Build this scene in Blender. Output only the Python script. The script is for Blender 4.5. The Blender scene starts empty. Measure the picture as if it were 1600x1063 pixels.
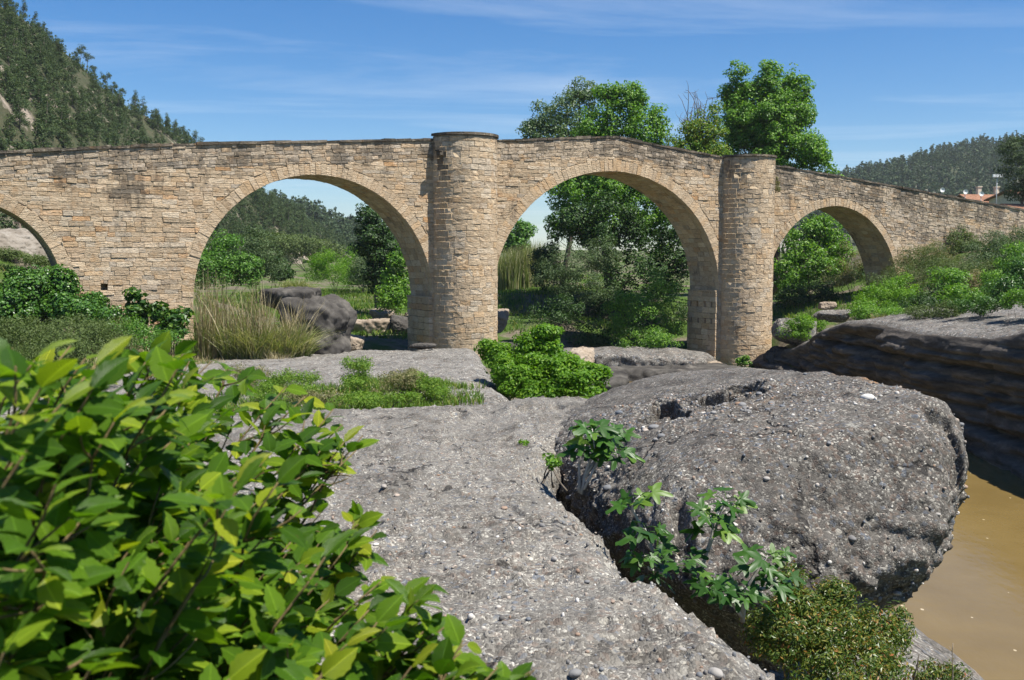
import bpy, math, random
import numpy as np
from mathutils import Vector, Matrix

R = np.random.default_rng(7)
random.seed(7)
rad = math.radians
scene = bpy.context.scene
COL = scene.collection

# ------------------------------------------------------------------ camera, sky, sun, exposure
PITCH = rad(4.70)
cam = bpy.data.cameras.new('camera')
cam.sensor_width = 36.0
cam.lens = 36.0
cam.clip_start = 0.05
cam.clip_end = 6000
cam.dof.use_dof = True
cam.dof.focus_distance = 12.0
cam.dof.aperture_fstop = 9.0
camo = bpy.data.objects.new('camera', cam)
camo.rotation_euler = (rad(90) - PITCH, 0, 0)
COL.objects.link(camo)
scene.camera = camo

SUN = Vector((0.883 * math.cos(rad(62)), -0.47 * math.cos(rad(62)), math.sin(rad(62)))).normalized()
world = bpy.data.worlds.new('World')
scene.world = world
world.use_nodes = True
nt = world.node_tree
nt.nodes.clear()
wout = nt.nodes.new('ShaderNodeOutputWorld')
wbg = nt.nodes.new('ShaderNodeBackground')
sky = nt.nodes.new('ShaderNodeTexSky')
sky.sky_type = 'NISHITA'
sky.sun_disc = False
sky.sun_elevation = rad(62)
sky.sun_rotation = math.atan2(SUN.x, SUN.y)
sky.altitude = 200
sky.air_density = 1.0
sky.dust_density = 0.05
sky.ozone_density = 2.6
wbg.inputs['Strength'].default_value = 0.062
# thin cirrus: streaky noise on a plane high above, everywhere in the sky
tc = nt.nodes.new('ShaderNodeTexCoord')
sep = nt.nodes.new('ShaderNodeSeparateXYZ')
nt.links.new(tc.outputs['Generated'], sep.inputs[0])
mx = nt.nodes.new('ShaderNodeMath'); mx.operation = 'MAXIMUM'; mx.inputs[1].default_value = 0.03
nt.links.new(sep.outputs['Z'], mx.inputs[0])
dvx = nt.nodes.new('ShaderNodeMath'); dvx.operation = 'DIVIDE'
dvy = nt.nodes.new('ShaderNodeMath'); dvy.operation = 'DIVIDE'
nt.links.new(sep.outputs['X'], dvx.inputs[0]); nt.links.new(mx.outputs[0], dvx.inputs[1])
nt.links.new(sep.outputs['Y'], dvy.inputs[0]); nt.links.new(mx.outputs[0], dvy.inputs[1])
cmb = nt.nodes.new('ShaderNodeCombineXYZ')
nt.links.new(dvx.outputs[0], cmb.inputs[0]); nt.links.new(dvy.outputs[0], cmb.inputs[1])
mp = nt.nodes.new('ShaderNodeMapping')
mp.inputs['Rotation'].default_value = (0, 0, rad(14))
mp.inputs['Scale'].default_value = (0.16, 0.42, 1)
nt.links.new(cmb.outputs[0], mp.inputs[0])
n1 = nt.nodes.new('ShaderNodeTexNoise'); n1.inputs['Scale'].default_value = 1.2
n1.inputs['Detail'].default_value = 9; n1.inputs['Roughness'].default_value = 0.62
n1.inputs['Distortion'].default_value = 0.9
nt.links.new(mp.outputs[0], n1.inputs['Vector'])
r1 = nt.nodes.new('ShaderNodeValToRGB')
r1.color_ramp.elements[0].position = 0.50; r1.color_ramp.elements[0].color = (0, 0, 0, 1)
r1.color_ramp.elements[1].position = 0.86; r1.color_ramp.elements[1].color = (0.40, 0.40, 0.40, 1)
nt.links.new(n1.outputs['Fac'], r1.inputs[0])
mixc = nt.nodes.new('ShaderNodeMix'); mixc.data_type = 'RGBA'
nt.links.new(r1.outputs[0], mixc.inputs[0])
hs = nt.nodes.new('ShaderNodeHueSaturation'); hs.inputs['Saturation'].default_value = 1.38
nt.links.new(sky.outputs[0], hs.inputs['Color'])
cool = nt.nodes.new('ShaderNodeMix'); cool.data_type = 'RGBA'; cool.blend_type = 'MULTIPLY'; cool.inputs[0].default_value = 1.0
cool.inputs[7].default_value = (0.84, 0.95, 1.10, 1)
nt.links.new(hs.outputs[0], cool.inputs[6])
nt.links.new(cool.outputs[2], mixc.inputs[6])
mixc.inputs[7].default_value = (8.5, 9.2, 9.8, 1)
nt.links.new(mixc.outputs[2], wbg.inputs['Color'])
nt.links.new(wbg.outputs[0], wout.inputs['Surface'])

sl = bpy.data.lights.new('sun', 'SUN')
sl.energy = 5.0
sl.angle = rad(0.53)
sl.color = (1.0, 0.955, 0.88)
slo = bpy.data.objects.new('sun', sl)
slo.rotation_euler = (-SUN).to_track_quat('-Z', 'Y').to_euler()
COL.objects.link(slo)

scene.view_settings.view_transform = 'Standard'
scene.view_settings.look = 'None'
scene.view_settings.gamma = 1
scene.view_settings.use_curve_mapping = False
scene.view_settings.exposure = 0.90

# ------------------------------------------------------------------ helpers
def P(px, py, Y):
    """point on the ray through photo pixel (1600 wide) at world depth Y (eye at origin)"""
    xc = (px - 800) / 1600; yc = (531.5 - py) / 1600
    d = np.array([xc, math.cos(PITCH) + yc * math.sin(PITCH), yc * math.cos(PITCH) - math.sin(PITCH)])
    return d * (Y / d[1])

def tag(o, label=None, cat=None, group=None, kind=None):
    if label: o['label'] = label
    if cat: o['category'] = cat
    if group: o['group'] = group
    if kind: o['kind'] = kind
    return o

def empty(name, loc, rotz=0, label=None, cat=None, group=None):
    o = bpy.data.objects.new(name, None)
    o.empty_display_size = 0.3
    o.location = [float(v) for v in loc]; o.rotation_euler = (0, 0, rotz)
    COL.objects.link(o)
    return tag(o, label, cat, group)

def link(name, me, parent=None, loc=None):
    o = bpy.data.objects.new(name, me)
    if parent is not None: o.parent = parent
    if loc is not None: o.location = [float(v) for v in loc]
    COL.objects.link(o)
    return o

def mesh(name, V, F, mats, smooth=False, attrs=None, uv=None, midx=None):
    """V (n,3); F = list of index tuples, or int array (m,k)"""
    me = bpy.data.meshes.new(name)
    V = np.asarray(V, dtype=np.float32)
    if isinstance(F, np.ndarray):
        m, k = F.shape
        flat = F.astype(np.int32).ravel(); starts = np.arange(m, dtype=np.int32) * k
    else:
        m = len(F)
        lens = np.array([len(f) for f in F], dtype=np.int32)
        flat = np.fromiter((i for f in F for i in f), dtype=np.int32)
        starts = np.concatenate([[0], np.cumsum(lens)[:-1]]).astype(np.int32)
    me.vertices.add(len(V)); me.vertices.foreach_set('co', V.ravel())
    me.loops.add(len(flat)); me.loops.foreach_set('vertex_index', flat)
    me.polygons.add(m); me.polygons.foreach_set('loop_start', starts)
    for mt in (mats if isinstance(mats, (list, tuple)) else [mats]): me.materials.append(mt)
    if midx is not None: me.polygons.foreach_set('material_index', np.asarray(midx, dtype=np.int32))
    me.polygons.foreach_set('use_smooth', np.full(m, smooth, dtype=bool))
    if attrs:
        for an, (ty, arr) in attrs.items():
            a = me.attributes.new(an, ty, 'POINT')
            arr = np.asarray(arr, dtype=np.float32)
            a.data.foreach_set('color' if ty == 'FLOAT_COLOR' else 'value', arr.ravel())
    if uv is not None:
        ul = me.uv_layers.new(name='UVMap')
        ul.data.foreach_set('uv', np.asarray(uv, dtype=np.float32)[flat].ravel())
    me.update(calc_edges=True)
    return me

def unit(v):
    v = np.asarray(v, dtype=float)
    return v / np.maximum(np.linalg.norm(v, axis=-1, keepdims=True), 1e-9)

# value noise ---------------------------------------------------------------
def _h(i, j, k, seed):
    n = (i.astype(np.int64) * 374761393 + j.astype(np.int64) * 668265263 + k.astype(np.int64) * 2147483647 + seed * 1274126177) & 0xffffffff
    n = ((n ^ (n >> 13)) * 1274126177) & 0xffffffff
    n = ((n ^ (n >> 16)) * 2246822519) & 0xffffffff
    return ((n ^ (n >> 15)) & 0xffffff) / float(0xffffff) * 2 - 1

def vnoise(p, seed=0):
    p = np.asarray(p, dtype=float)
    i = np.floor(p).astype(np.int64); f = p - i
    f = f * f * f * (f * (f * 6 - 15) + 10)
    x, y, z = i[..., 0], i[..., 1], i[..., 2]; fx, fy, fz = f[..., 0], f[..., 1], f[..., 2]
    def L(a, b, t): return a + (b - a) * t
    c = [[[ _h(x + a, y + b, z + d, seed) for d in (0, 1)] for b in (0, 1)] for a in (0, 1)]
    return L(L(L(c[0][0][0], c[1][0][0], fx), L(c[0][1][0], c[1][1][0], fx), fy),
             L(L(c[0][0][1], c[1][0][1], fx), L(c[0][1][1], c[1][1][1], fx), fy), fz)

def fbm(p, octv=4, seed=0, gain=0.5, lac=2.03):
    a = 1.0; s = 0; tot = 0
    p = np.asarray(p, dtype=float).copy()
    for o in range(octv):
        s = s + a * vnoise(p, seed + o); tot += a
        a *= gain; p = p * lac + 17.3
    return s / tot

def sstep(a, b, x):
    t = np.clip((np.asarray(x, dtype=float) - a) / (b - a), 0, 1)
    return t * t * (3 - 2 * t)

# tubes -----------------------------------------------------------------------
class MB:
    def __init__(s): s.v = []; s.f = []; s.n = 0
    def add(s, V, F):
        s.v.append(np.asarray(V, dtype=float)); s.f.extend([tuple(int(i) + s.n for i in f) for f in F]); s.n += len(V)
    def tube(s, pts, radii, sides=6):
        pts = np.asarray(pts, dtype=float); n = len(pts)
        if np.isscalar(radii): radii = np.full(n, radii)
        V = []
        for i in range(n):
            d = unit(pts[min(i + 1, n - 1)] - pts[max(i - 1, 0)])
            a = np.cross(d, [0.3, 0.1, 1.0]) if abs(d[2]) < 0.9 else np.cross(d, [1, 0.2, 0])
            a = unit(a); b = np.cross(d, a)
            for k in range(sides):
                t = 2 * math.pi * k / sides
                V.append(pts[i] + radii[i] * (math.cos(t) * a + math.sin(t) * b))
        F = []
        for i in range(n - 1):
            for k in range(sides):
                k2 = (k + 1) % sides
                F.append((i * sides + k, i * sides + k2, (i + 1) * sides + k2, (i + 1) * sides + k))
        F.append(tuple(range(sides - 1, -1, -1))); F.append(tuple((n - 1) * sides + k for k in range(sides)))
        s.add(V, F)
    def box(s, c, d, rotz=0.0):
        c = np.asarray(c, float); d = np.asarray(d, float) / 2
        V = np.array([(x, y, z) for x in (-1, 1) for y in (-1, 1) for z in (-1, 1)], float) * d
        ca, sa = math.cos(rotz), math.sin(rotz)
        V = np.stack([V[:, 0] * ca - V[:, 1] * sa, V[:, 0] * sa + V[:, 1] * ca, V[:, 2]], 1) + c
        s.add(V, [(0, 1, 3, 2), (4, 6, 7, 5), (0, 4, 5, 1), (2, 3, 7, 6), (0, 2, 6, 4), (1, 5, 7, 3)])
    def mesh(s, name, mat, smooth=False, off=None, attrs=None):
        V = np.concatenate(s.v) if s.v else np.zeros((0, 3))
        if off is not None: V = V - np.asarray(off)
        return mesh(name, V, s.f, mat, smooth, attrs)

def bent(a, b, n=6, wob=0.08, sag=0.0):
    a = np.asarray(a, float); b = np.asarray(b, float)
    t = np.linspace(0, 1, n)[:, None]
    p = a + (b - a) * t
    L = np.linalg.norm(b - a)
    ph = R.uniform(0, 6.28, 3)
    w = np.stack([np.sin(t[:, 0] * 4.0 + ph[i]) - math.sin(ph[i]) * (1 - t[:, 0]) - math.sin(4.0 + ph[i]) * t[:, 0] for i in range(3)], 1)
    p = p + w * wob * L
    p[:, 2] += sag * L * 4 * t[:, 0] * (1 - t[:, 0])
    return p

# ------------------------------------------------------------------ materials
def newmat(name):
    m = bpy.data.materials.new(name); m.use_nodes = True
    t = m.node_tree; t.nodes.clear()
    o = t.nodes.new('ShaderNodeOutputMaterial')
    return m, t, o

class N:
    """tiny node helper"""
    def __init__(s, t): s.t = t
    def n(s, ty, **kw):
        x = s.t.nodes.new(ty)
        for k, v in kw.items(): setattr(x, k, v)
        return x
    def l(s, a, b): s.t.links.new(a, b)
    def coord(s, out='Object', scale=None):
        c = s.n('ShaderNodeTexCoord').outputs[out]
        if scale is None: return c
        m = s.n('ShaderNodeMapping'); m.inputs['Scale'].default_value = scale; s.l(c, m.inputs[0]); return m.outputs[0]
    def pos(s, scale=None):
        c = s.n('ShaderNodeNewGeometry').outputs['Position']
        if scale is None: return c
        m = s.n('ShaderNodeMapping'); m.inputs['Scale'].default_value = scale; s.l(c, m.inputs[0]); return m.outputs[0]
    def noise(s, vec, scale, detail=4, rough=0.55, dist=0.0):
        x = s.n('ShaderNodeTexNoise'); x.inputs['Scale'].default_value = scale; x.inputs['Detail'].default_value = detail
        x.inputs['Roughness'].default_value = rough; x.inputs['Distortion'].default_value = dist
        s.l(vec, x.inputs['Vector']); return x.outputs['Fac']
    def vor(s, vec, scale, feature='F1', rnd=1.0):
        x = s.n('ShaderNodeTexVoronoi'); x.feature = feature; x.inputs['Scale'].default_value = scale
        x.inputs['Randomness'].default_value = rnd
        s.l(vec, x.inputs['Vector']); return x
    def ramp(s, fac, stops, interp='LINEAR'):
        r = s.n('ShaderNodeValToRGB'); r.color_ramp.interpolation = interp
        e = r.color_ramp.elements
        while len(e) < len(stops): e.new(0.5)
        for el, (p, c) in zip(e, stops):
            el.position = p; el.color = (*c, 1) if len(c) == 3 else c
        s.l(fac, r.inputs[0]); return r.outputs[0]
    def mix(s, fac, a, b, blend='MIX'):
        x = s.n('ShaderNodeMix'); x.data_type = 'RGBA'; x.blend_type = blend
        for v, i in ((fac, 0), (a, 6), (b, 7)):
            if isinstance(v, (int, float)): x.inputs[i].default_value = v
            elif isinstance(v, tuple): x.inputs[i].default_value = (*v, 1)
            else: s.l(v, x.inputs[i])
        return x.outputs[2]
    def math(s, op, a, b=0.0, clamp=False):
        x = s.n('ShaderNodeMath'); x.operation = op; x.use_clamp = clamp
        for v, i in ((a, 0), (b, 1)):
            if isinstance(v, (int, float)): x.inputs[i].default_value = v
            else: s.l(v, x.inputs[i])
        return x.outputs[0]
    def attr(s, name): return s.n('ShaderNodeAttribute', attribute_name=name)
    def bump(s, h, strength=0.5, dist=0.02, prev=None):
        b = s.n('ShaderNodeBump'); b.inputs['Strength'].default_value = strength; b.inputs['Distance'].default_value = dist
        s.l(h, b.inputs['Height'])
        if prev is not None: s.l(prev, b.inputs['Normal'])
        return b.outputs[0]
    def principled(s, col, rough=0.9, spec=0.2, normal=None):
        p = s.n('ShaderNodeBsdfPrincipled')
        if isinstance(col, tuple): p.inputs['Base Color'].default_value = (*col, 1)
        else: s.l(col, p.inputs['Base Color'])
        if isinstance(rough, (int, float)): p.inputs['Roughness'].default_value = rough
        else: s.l(rough, p.inputs['Roughness'])
        p.inputs['Specular IOR Level'].default_value = spec
        if normal is not None: s.l(normal, p.inputs['Normal'])
        return p

def leaf_mat(name, stops, trans=0.35, rough=0.5, spec=0.3, veins=False, clump=0.5, tcol=(1.15, 1.25, 0.45)):
    """stops: colour ramp over the per-leaf random value"""
    m, t, o = newmat(name); g = N(t)
    a = g.attr('rnd').outputs['Fac']
    ob = g.n('ShaderNodeObjectInfo').outputs['Random']
    v = g.math('FRACT', g.math('ADD', a, ob))
    col = g.ramp(v, stops)
    nz = g.noise(g.pos(), clump, 3)
    col = g.mix(g.math('MULTIPLY', nz, 0.6), col, g.mix(1.0, col, (0.55, 0.62, 0.5), 'MULTIPLY'))
    nrm = None
    if veins:
        uv = g.n('ShaderNodeUVMap').outputs[0]
        sp = g.n('ShaderNodeSeparateXYZ'); g.l(uv, sp.inputs[0])
        # side veins slant forward from the midrib
        av = g.math('ABSOLUTE', sp.outputs['Y'])
        ph = g.math('SUBTRACT', g.math('MULTIPLY', sp.outputs['X'], 82.0), g.math('MULTIPLY', av, 26.0))
        w = g.math('ADD', g.math('MULTIPLY', g.math('SINE', ph), 0.5), 0.5)
        vein = g.math('POWER', w, 7.0)
        mid = g.math('LESS_THAN', av, 0.045)
        vv = g.math('MAXIMUM', g.math('MULTIPLY', vein, 0.35), g.math('MULTIPLY', mid, 0.75))
        light = g.mix(1.0, col, (2.0, 1.8, 2.2), 'MULTIPLY')
        col = g.mix(vv, col, light)
        blotch = g.noise(uv, 9.0, 4)
        col = g.mix(g.math('MULTIPLY', blotch, 0.45), col, g.mix(1.0, col, (0.7, 0.75, 0.6), 'MULTIPLY'))
        sp2 = g.n('ShaderNodeVectorMath'); sp2.operation = 'ADD'; g.l(uv, sp2.inputs[0]); cv = g.n('ShaderNodeCombineXYZ'); g.l(g.math('MULTIPLY', v, 37.0), cv.inputs[2]); g.l(cv.outputs[0], sp2.inputs[1])
        col = g.mix(g.math('MULTIPLY', sstep_node(g, g.noise(sp2.outputs[0], 4.0, 5, 0.7), 0.66, 0.72), 0.7), col, (0.16, 0.11, 0.03))
        nrm = g.bump(g.math('SUBTRACT', g.math('MULTIPLY', w, 0.6), vein), 0.6, 0.006)
    p = g.principled(col, rough, spec, nrm)
    tr = g.n('ShaderNodeBsdfTranslucent')
    g.l(g.mix(1.0, col, tcol, 'MULTIPLY'), tr.inputs['Color'])
    if nrm is not None: g.l(nrm, tr.inputs['Normal'])
    ms = g.n('ShaderNodeMixShader'); ms.inputs[0].default_value = trans
    g.l(p.outputs[0], ms.inputs[1]); g.l(tr.outputs[0], ms.inputs[2]); g.l(ms.outputs[0], o.inputs['Surface'])
    return m

def bark_mat(name, c1, c2, scale=8.0):
    m, t, o = newmat(name); g = N(t)
    nz = g.noise(g.pos((1, 1, 0.25)), scale, 5)
    col = g.ramp(nz, [(0.3, c1), (0.7, c2)])
    p = g.principled(col, 0.9, 0.1, g.bump(nz, 0.6, 0.03))
    g.l(p.outputs[0], o.inputs['Surface']); return m

def plain_mat(name, c, rough=0.8, spec=0.2, var=0.25, scale=6.0):
    m, t, o = newmat(name); g = N(t)
    nz = g.noise(g.pos(), scale, 5)
    d = tuple(x * (1 - var) for x in c); e = tuple(min(1, x * (1 + var)) for x in c)
    p = g.principled(g.ramp(nz, [(0.25, d), (0.75, e)]), rough, spec)
    g.l(p.outputs[0], o.inputs['Surface']); return m

def stone_mat(name, palette, stain=0.5, stain_scale=0.7):
    m, t, o = newmat(name); g = N(t)
    tint = g.n('ShaderNodeSeparateXYZ'); g.l(g.attr('tint').outputs['Vector'], tint.inputs[0])
    base = g.ramp(tint.outputs['X'], palette)
    pos = g.pos()
    n_f = g.noise(pos, 9.0, 6, 0.65); n_m = g.noise(pos, 2.2, 4)
    n_l = g.noise(g.pos((3.0, 3.0, 16.0)), 1.3, 6, 0.62, 0.3)      # bedding seen in the split faces
    col = g.mix(g.math('MULTIPLY', n_f, 0.75), base, g.mix(1.0, base, (0.50, 0.46, 0.42), 'MULTIPLY'))
    col = g.mix(g.math('MULTIPLY', sstep_node(g, n_l, 0.52, 0.66), 0.55), col, g.mix(1.0, col, (0.48, 0.44, 0.40), 'MULTIPLY'))
    col = g.mix(g.math('MULTIPLY', sstep_node(g, g.noise(pos, 3.6, 5, 0.7), 0.52, 0.70), 0.5), col, (0.50, 0.43, 0.325))
    vb = g.math('ADD', g.math('MULTIPLY', tint.outputs['Y'], 0.36), 0.95)
    vc = g.n('ShaderNodeCombineXYZ')
    for i in range(3): g.l(vb, vc.inputs[i])
    col = g.mix(1.0, col, vc.outputs[0], 'MULTIPLY')
    # ochre wash and dark lichen / damp streaks of their own shape
    col = g.mix(g.math('MULTIPLY', sstep_node(g, n_m, 0.52, 0.75), 0.45), col, (0.36, 0.21, 0.095))
    st = g.noise(g.pos((1.0, 1.0, 0.28)), stain_scale, 7, 0.68, 0.4)
    st2 = g.noise(pos, 5.0, 5, 0.7)
    up = g.attr('lichen').outputs['Fac']          # how weathered this stone is (parapet and copings most)
    stv = g.math('ADD', g.math('MULTIPLY', st, 0.75), g.math('MULTIPLY', st2, 0.25))
    stv = g.math('ADD', stv, g.math('MULTIPLY', up, 0.16))
    stf = sstep_node(g, stv, 0.545, 0.68)
    col = g.mix(g.math('MULTIPLY', stf, stain), col, (0.055, 0.048, 0.04))
    hgt = g.math('ADD', g.math('MULTIPLY', n_f, 0.9), g.math('MULTIPLY', n_l, 1.3))
    p = g.principled(col, 0.93, 0.12, g.bump(hgt, 0.85, 0.06))
    g.l(p.outputs[0], o.inputs['Surface']); return m

def sstep_node(g, v, a, b):
    x = g.n('ShaderNodeMapRange'); x.interpolation_type = 'SMOOTHSTEP'
    x.inputs['From Min'].default_value = a; x.inputs['From Max'].default_value = b
    g.l(v, x.inputs['Value']); return x.outputs[0]

def conglomerate_mat(name, dark=(0.080, 0.073, 0.063), mid=(0.170, 0.159, 0.139), light=(0.40, 0.38, 0.325), scale=22.0, warm=0.22, lichen=0.0):
    """pebbles of many sizes cemented in a grey matrix"""
    m, t, o = newmat(name); g = N(t)
    pos = g.pos()
    wob = g.n('ShaderNodeVectorMath'); wob.operation = 'ADD'
    nzc = g.n('ShaderNodeTexNoise'); nzc.inputs['Scale'].default_value = scale * 0.9; nzc.inputs['Detail'].default_value = 2
    g.l(pos, nzc.inputs['Vector'])
    sc = g.n('ShaderNodeVectorMath'); sc.operation = 'SCALE'; sc.inputs['Scale'].default_value = 0.45 / scale
    g.l(nzc.outputs['Color'], sc.inputs[0]); g.l(pos, wob.inputs[0]); g.l(sc.outputs[0], wob.inputs[1])
    wp = wob.outputs[0]
    v1 = g.vor(wp, scale); v2 = g.vor(wp, scale * 2.4); v0 = g.vor(wp, scale * 0.42)
    def cellv(v):
        s = g.n('ShaderNodeSeparateColor'); g.l(v.outputs['Color'], s.inputs[0]); return s.outputs
    c0, c1, c2 = cellv(v0), cellv(v1), cellv(v2)
    stops = [(0.0, dark), (0.45, mid), (0.80, tuple(x * 1.35 for x in mid)), (0.93, light), (1.0, tuple(min(1, x * 1.35) for x in light))]
    k2 = g.ramp(c2[0], stops); k1 = g.ramp(c1[0], stops); k0 = g.ramp(c0[0], [(0, dark), (0.6, mid), (1, light)])
    m1 = g.math('LESS_THAN', v1.outputs['Distance'], 0.42)
    m1 = g.math('MULTIPLY', m1, g.math('GREATER_THAN', c1[1], 0.35))
    m0 = g.math('MULTIPLY', g.math('LESS_THAN', v0.outputs['Distance'], 0.40), g.math('GREATER_THAN', c0[1], 0.80))
    col = g.mix(m1, k2, k1); col = g.mix(m0, col, k0)
    # some pebbles are brown or bluish
    col = g.mix(g.math('MULTIPLY', g.math('GREATER_THAN', c1[2], 0.82), warm), col, (0.21, 0.115, 0.07))
    col = g.mix(g.math('MULTIPLY', g.math('LESS_THAN', c1[2], 0.06), 0.6), col, (0.11, 0.13, 0.16))
    # broad weathering patches
    big = g.noise(g.pos((1.0, 0.55, 1.0)), 1.1, 7, 0.68, 0.5); med = g.noise(pos, 4.0, 6, 0.7)
    col = g.mix(g.math('MULTIPLY', sstep_node(g, big, 0.44, 0.64), 0.75), col, g.mix(1.0, col, (0.46, 0.445, 0.43), 'MULTIPLY'))
    col = g.mix(g.math('MULTIPLY', sstep_node(g, med, 0.50, 0.64), 0.6), col, g.mix(1.0, col, (0.48, 0.46, 0.44), 'MULTIPLY'))
    col = g.mix(g.math('MULTIPLY', sstep_node(g, g.noise(pos, 0.55, 4), 0.58, 0.75), 0.28), col, (0.30, 0.24, 0.175))
    zone = sstep_node(g, g.noise(pos, 1.7, 4, 0.6), 0.38, 0.62)
    col = g.mix(g.math('MULTIPLY', g.math('SUBTRACT', 1.0, zone), 0.34), col, mid)
    pl_ = g.noise(pos, 2.6, 7, 0.75)
    col = g.mix(g.math('MULTIPLY', sstep_node(g, pl_, 0.60, 0.67), 0.55), col, (0.36, 0.35, 0.31))
    col = g.mix(g.math('MULTIPLY', sstep_node(g, g.noise(pos, 1.3, 7, 0.75), 0.60, 0.66), 0.55), col, (0.06, 0.055, 0.05))
    crv = g.n('ShaderNodeTexVoronoi'); crv.feature = 'DISTANCE_TO_EDGE'; crv.inputs['Scale'].default_value = 0.55
    cw = g.n('ShaderNodeVectorMath'); cw.operation = 'ADD'
    cn = g.n('ShaderNodeTexNoise'); cn.inputs['Scale'].default_value = 1.6; cn.inputs['Detail'].default_value = 7; g.l(pos, cn.inputs['Vector']); g.l(pos, cw.inputs[0]); g.l(cn.outputs['Color'], cw.inputs[1]); g.l(cw.outputs[0], crv.inputs['Vector'])
    crk = g.math('MULTIPLY', g.math('SUBTRACT', 1.0, sstep_node(g, crv.outputs['Distance'], 0.0, 0.016)), sstep_node(g, g.noise(pos, 1.1, 3), 0.47, 0.56))
    col = g.mix(g.math('MULTIPLY', crk, 0.85), col, (0.022, 0.02, 0.018))
    if lichen:
        li = g.attr('lichen').outputs['Fac']
        lf = g.math('MULTIPLY', li, sstep_node(g, g.noise(pos, 7.0, 6, 0.7), 0.42, 0.6))
        col = g.mix(g.math('MULTIPLY', lf, lichen), col, (0.42, 0.21, 0.07))
    def dome(v, mask=None, amp=1.0):
        d = g.math('SUBTRACT', 1.0, g.math('MULTIPLY', v.outputs['Distance'], 1.7), True)
        d = g.math('POWER', d, 0.5)
        d = g.math('MULTIPLY', d, amp)
        return g.math('MULTIPLY', d, mask) if mask is not None else d
    h = g.math('ADD', dome(v2, None, 0.35), dome(v1, m1, 0.8))
    h = g.math('ADD', h, dome(v0, m0, 1.3))
    h = g.math('ADD', h, g.math('MULTIPLY', g.noise(pos, scale * 0.5, 6, 0.7), 0.9))
    h = g.math('SUBTRACT', h, g.math('MULTIPLY', crk, 2.5))
    nrm = g.bump(h, 0.68, 0.020)
    p = g.principled(col, 0.88, 0.22, nrm)
    g.l(p.outputs[0], o.inputs['Surface']); return m

def rock_mat(name, c1, c2, c3, scale=1.2, strata=0.0, bump=0.06):
    m, t, o = newmat(name); g = N(t)
    pos = g.pos((1, 1, 1 + strata)); p0 = g.pos()
    a = g.noise(pos, scale, 7, 0.65); b = g.noise(p0, scale * 9, 5, 0.65)
    col = g.ramp(a, [(0.30, c1), (0.52, c2), (0.72, c3)])
    col = g.mix(g.math('MULTIPLY', b, 0.7), col, g.mix(1.0, col, (0.45, 0.43, 0.40), 'MULTIPLY'))
    h = g.math('ADD', a, g.math('MULTIPLY', b, 0.4))
    p = g.principled(col, 0.92, 0.15, g.bump(h, 0.8, bump))
    g.l(p.outputs[0], o.inputs['Surface']); return m

# ---- palettes
PAL_WALL = [(0.0, (0.429, 0.335, 0.228)), (0.25, (0.489, 0.378, 0.255)), (0.5, (0.526, 0.416, 0.286)), (0.66, (0.483, 0.341, 0.202)),
            (0.76, (0.440, 0.372, 0.286)), (0.90, (0.569, 0.468, 0.339)), (1.0, (0.483, 0.293, 0.149))]
PAL_RUB = [(0.0, (0.365, 0.298, 0.216)), (0.35, (0.451, 0.366, 0.266)), (0.6, (0.408, 0.351, 0.281)), (0.8, (0.516, 0.426, 0.318)), (1.0, (0.451, 0.319, 0.191))]
M_WALL = stone_mat('warm_sandstone', PAL_WALL, 0.72)
M_RUB = stone_mat('weathered_rubble', PAL_RUB, 0.66)
M_COPE = stone_mat('dark_coping', [(0, (0.10, 0.085, 0.065)), (1, (0.20, 0.17, 0.13))], 0.8)
M_MORTAR = stone_mat('lime_mortar', [(0, (0.47, 0.375, 0.25)), (1, (0.52, 0.415, 0.28))], 0.4)
M_CONG = conglomerate_mat('conglomerate_pale', scale=30.0)
M_CONG_B = conglomerate_mat('conglomerate_dark', dark=(0.042, 0.038, 0.033), mid=(0.104, 0.096, 0.084), light=(0.34, 0.32, 0.275), scale=27.0, lichen=0.85)
M_CONG_BACK = conglomerate_mat('conglomerate_far', dark=(0.08, 0.075, 0.066), mid=(0.18, 0.17, 0.15), light=(0.40, 0.38, 0.335), scale=15.0)
M_PEB = None
M_CLIFF = rock_mat('layered_cliff_rock', (0.045, 0.040, 0.035), (0.115, 0.10, 0.085), (0.22, 0.19, 0.155), 0.8, 4.0)
M_CLIFFTOP = conglomerate_mat('conglomerate_bank', dark=(0.06, 0.056, 0.05), mid=(0.135, 0.127, 0.113), light=(0.33, 0.31, 0.275), scale=9.0)
M_TAN = rock_mat('tan_sandstone_boulder', (0.22, 0.17, 0.125), (0.36, 0.295, 0.225), (0.46, 0.40, 0.33), 0.9)
M_GREYROCK = rock_mat('dark_grey_rock', (0.032, 0.029, 0.027), (0.082, 0.076, 0.068), (0.18, 0.165, 0.145), 0.9)
M_BARK = bark_mat('grey_bark', (0.06, 0.05, 0.04), (0.17, 0.145, 0.115))
M_TWIG = bark_mat('pale_twig', (0.20, 0.16, 0.11), (0.38, 0.33, 0.26), 30)
M_FIGBARK = bark_mat('fig_bark', (0.20, 0.185, 0.165), (0.40, 0.38, 0.345), 20)
M_ELMTWIG = bark_mat('elm_twig', (0.085, 0.06, 0.03), (0.20, 0.15, 0.07), 40)
L_ELM = leaf_mat('elm_leaf', [(0, (0.050, 0.125, 0.008)), (0.35, (0.095, 0.205, 0.012)), (0.66, (0.165, 0.295, 0.016)), (0.84, (0.27, 0.385, 0.022)), (1, (0.42, 0.46, 0.03))], 0.48, 0.40, 0.32, True, 1.5)
L_FIG = leaf_mat('fig_leaf', [(0, (0.029, 0.082, 0.012)), (0.7, (0.053, 0.138, 0.016)), (1, (0.144, 0.239, 0.025))], 0.35, 0.42, 0.4, False, 2.5)
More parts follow.
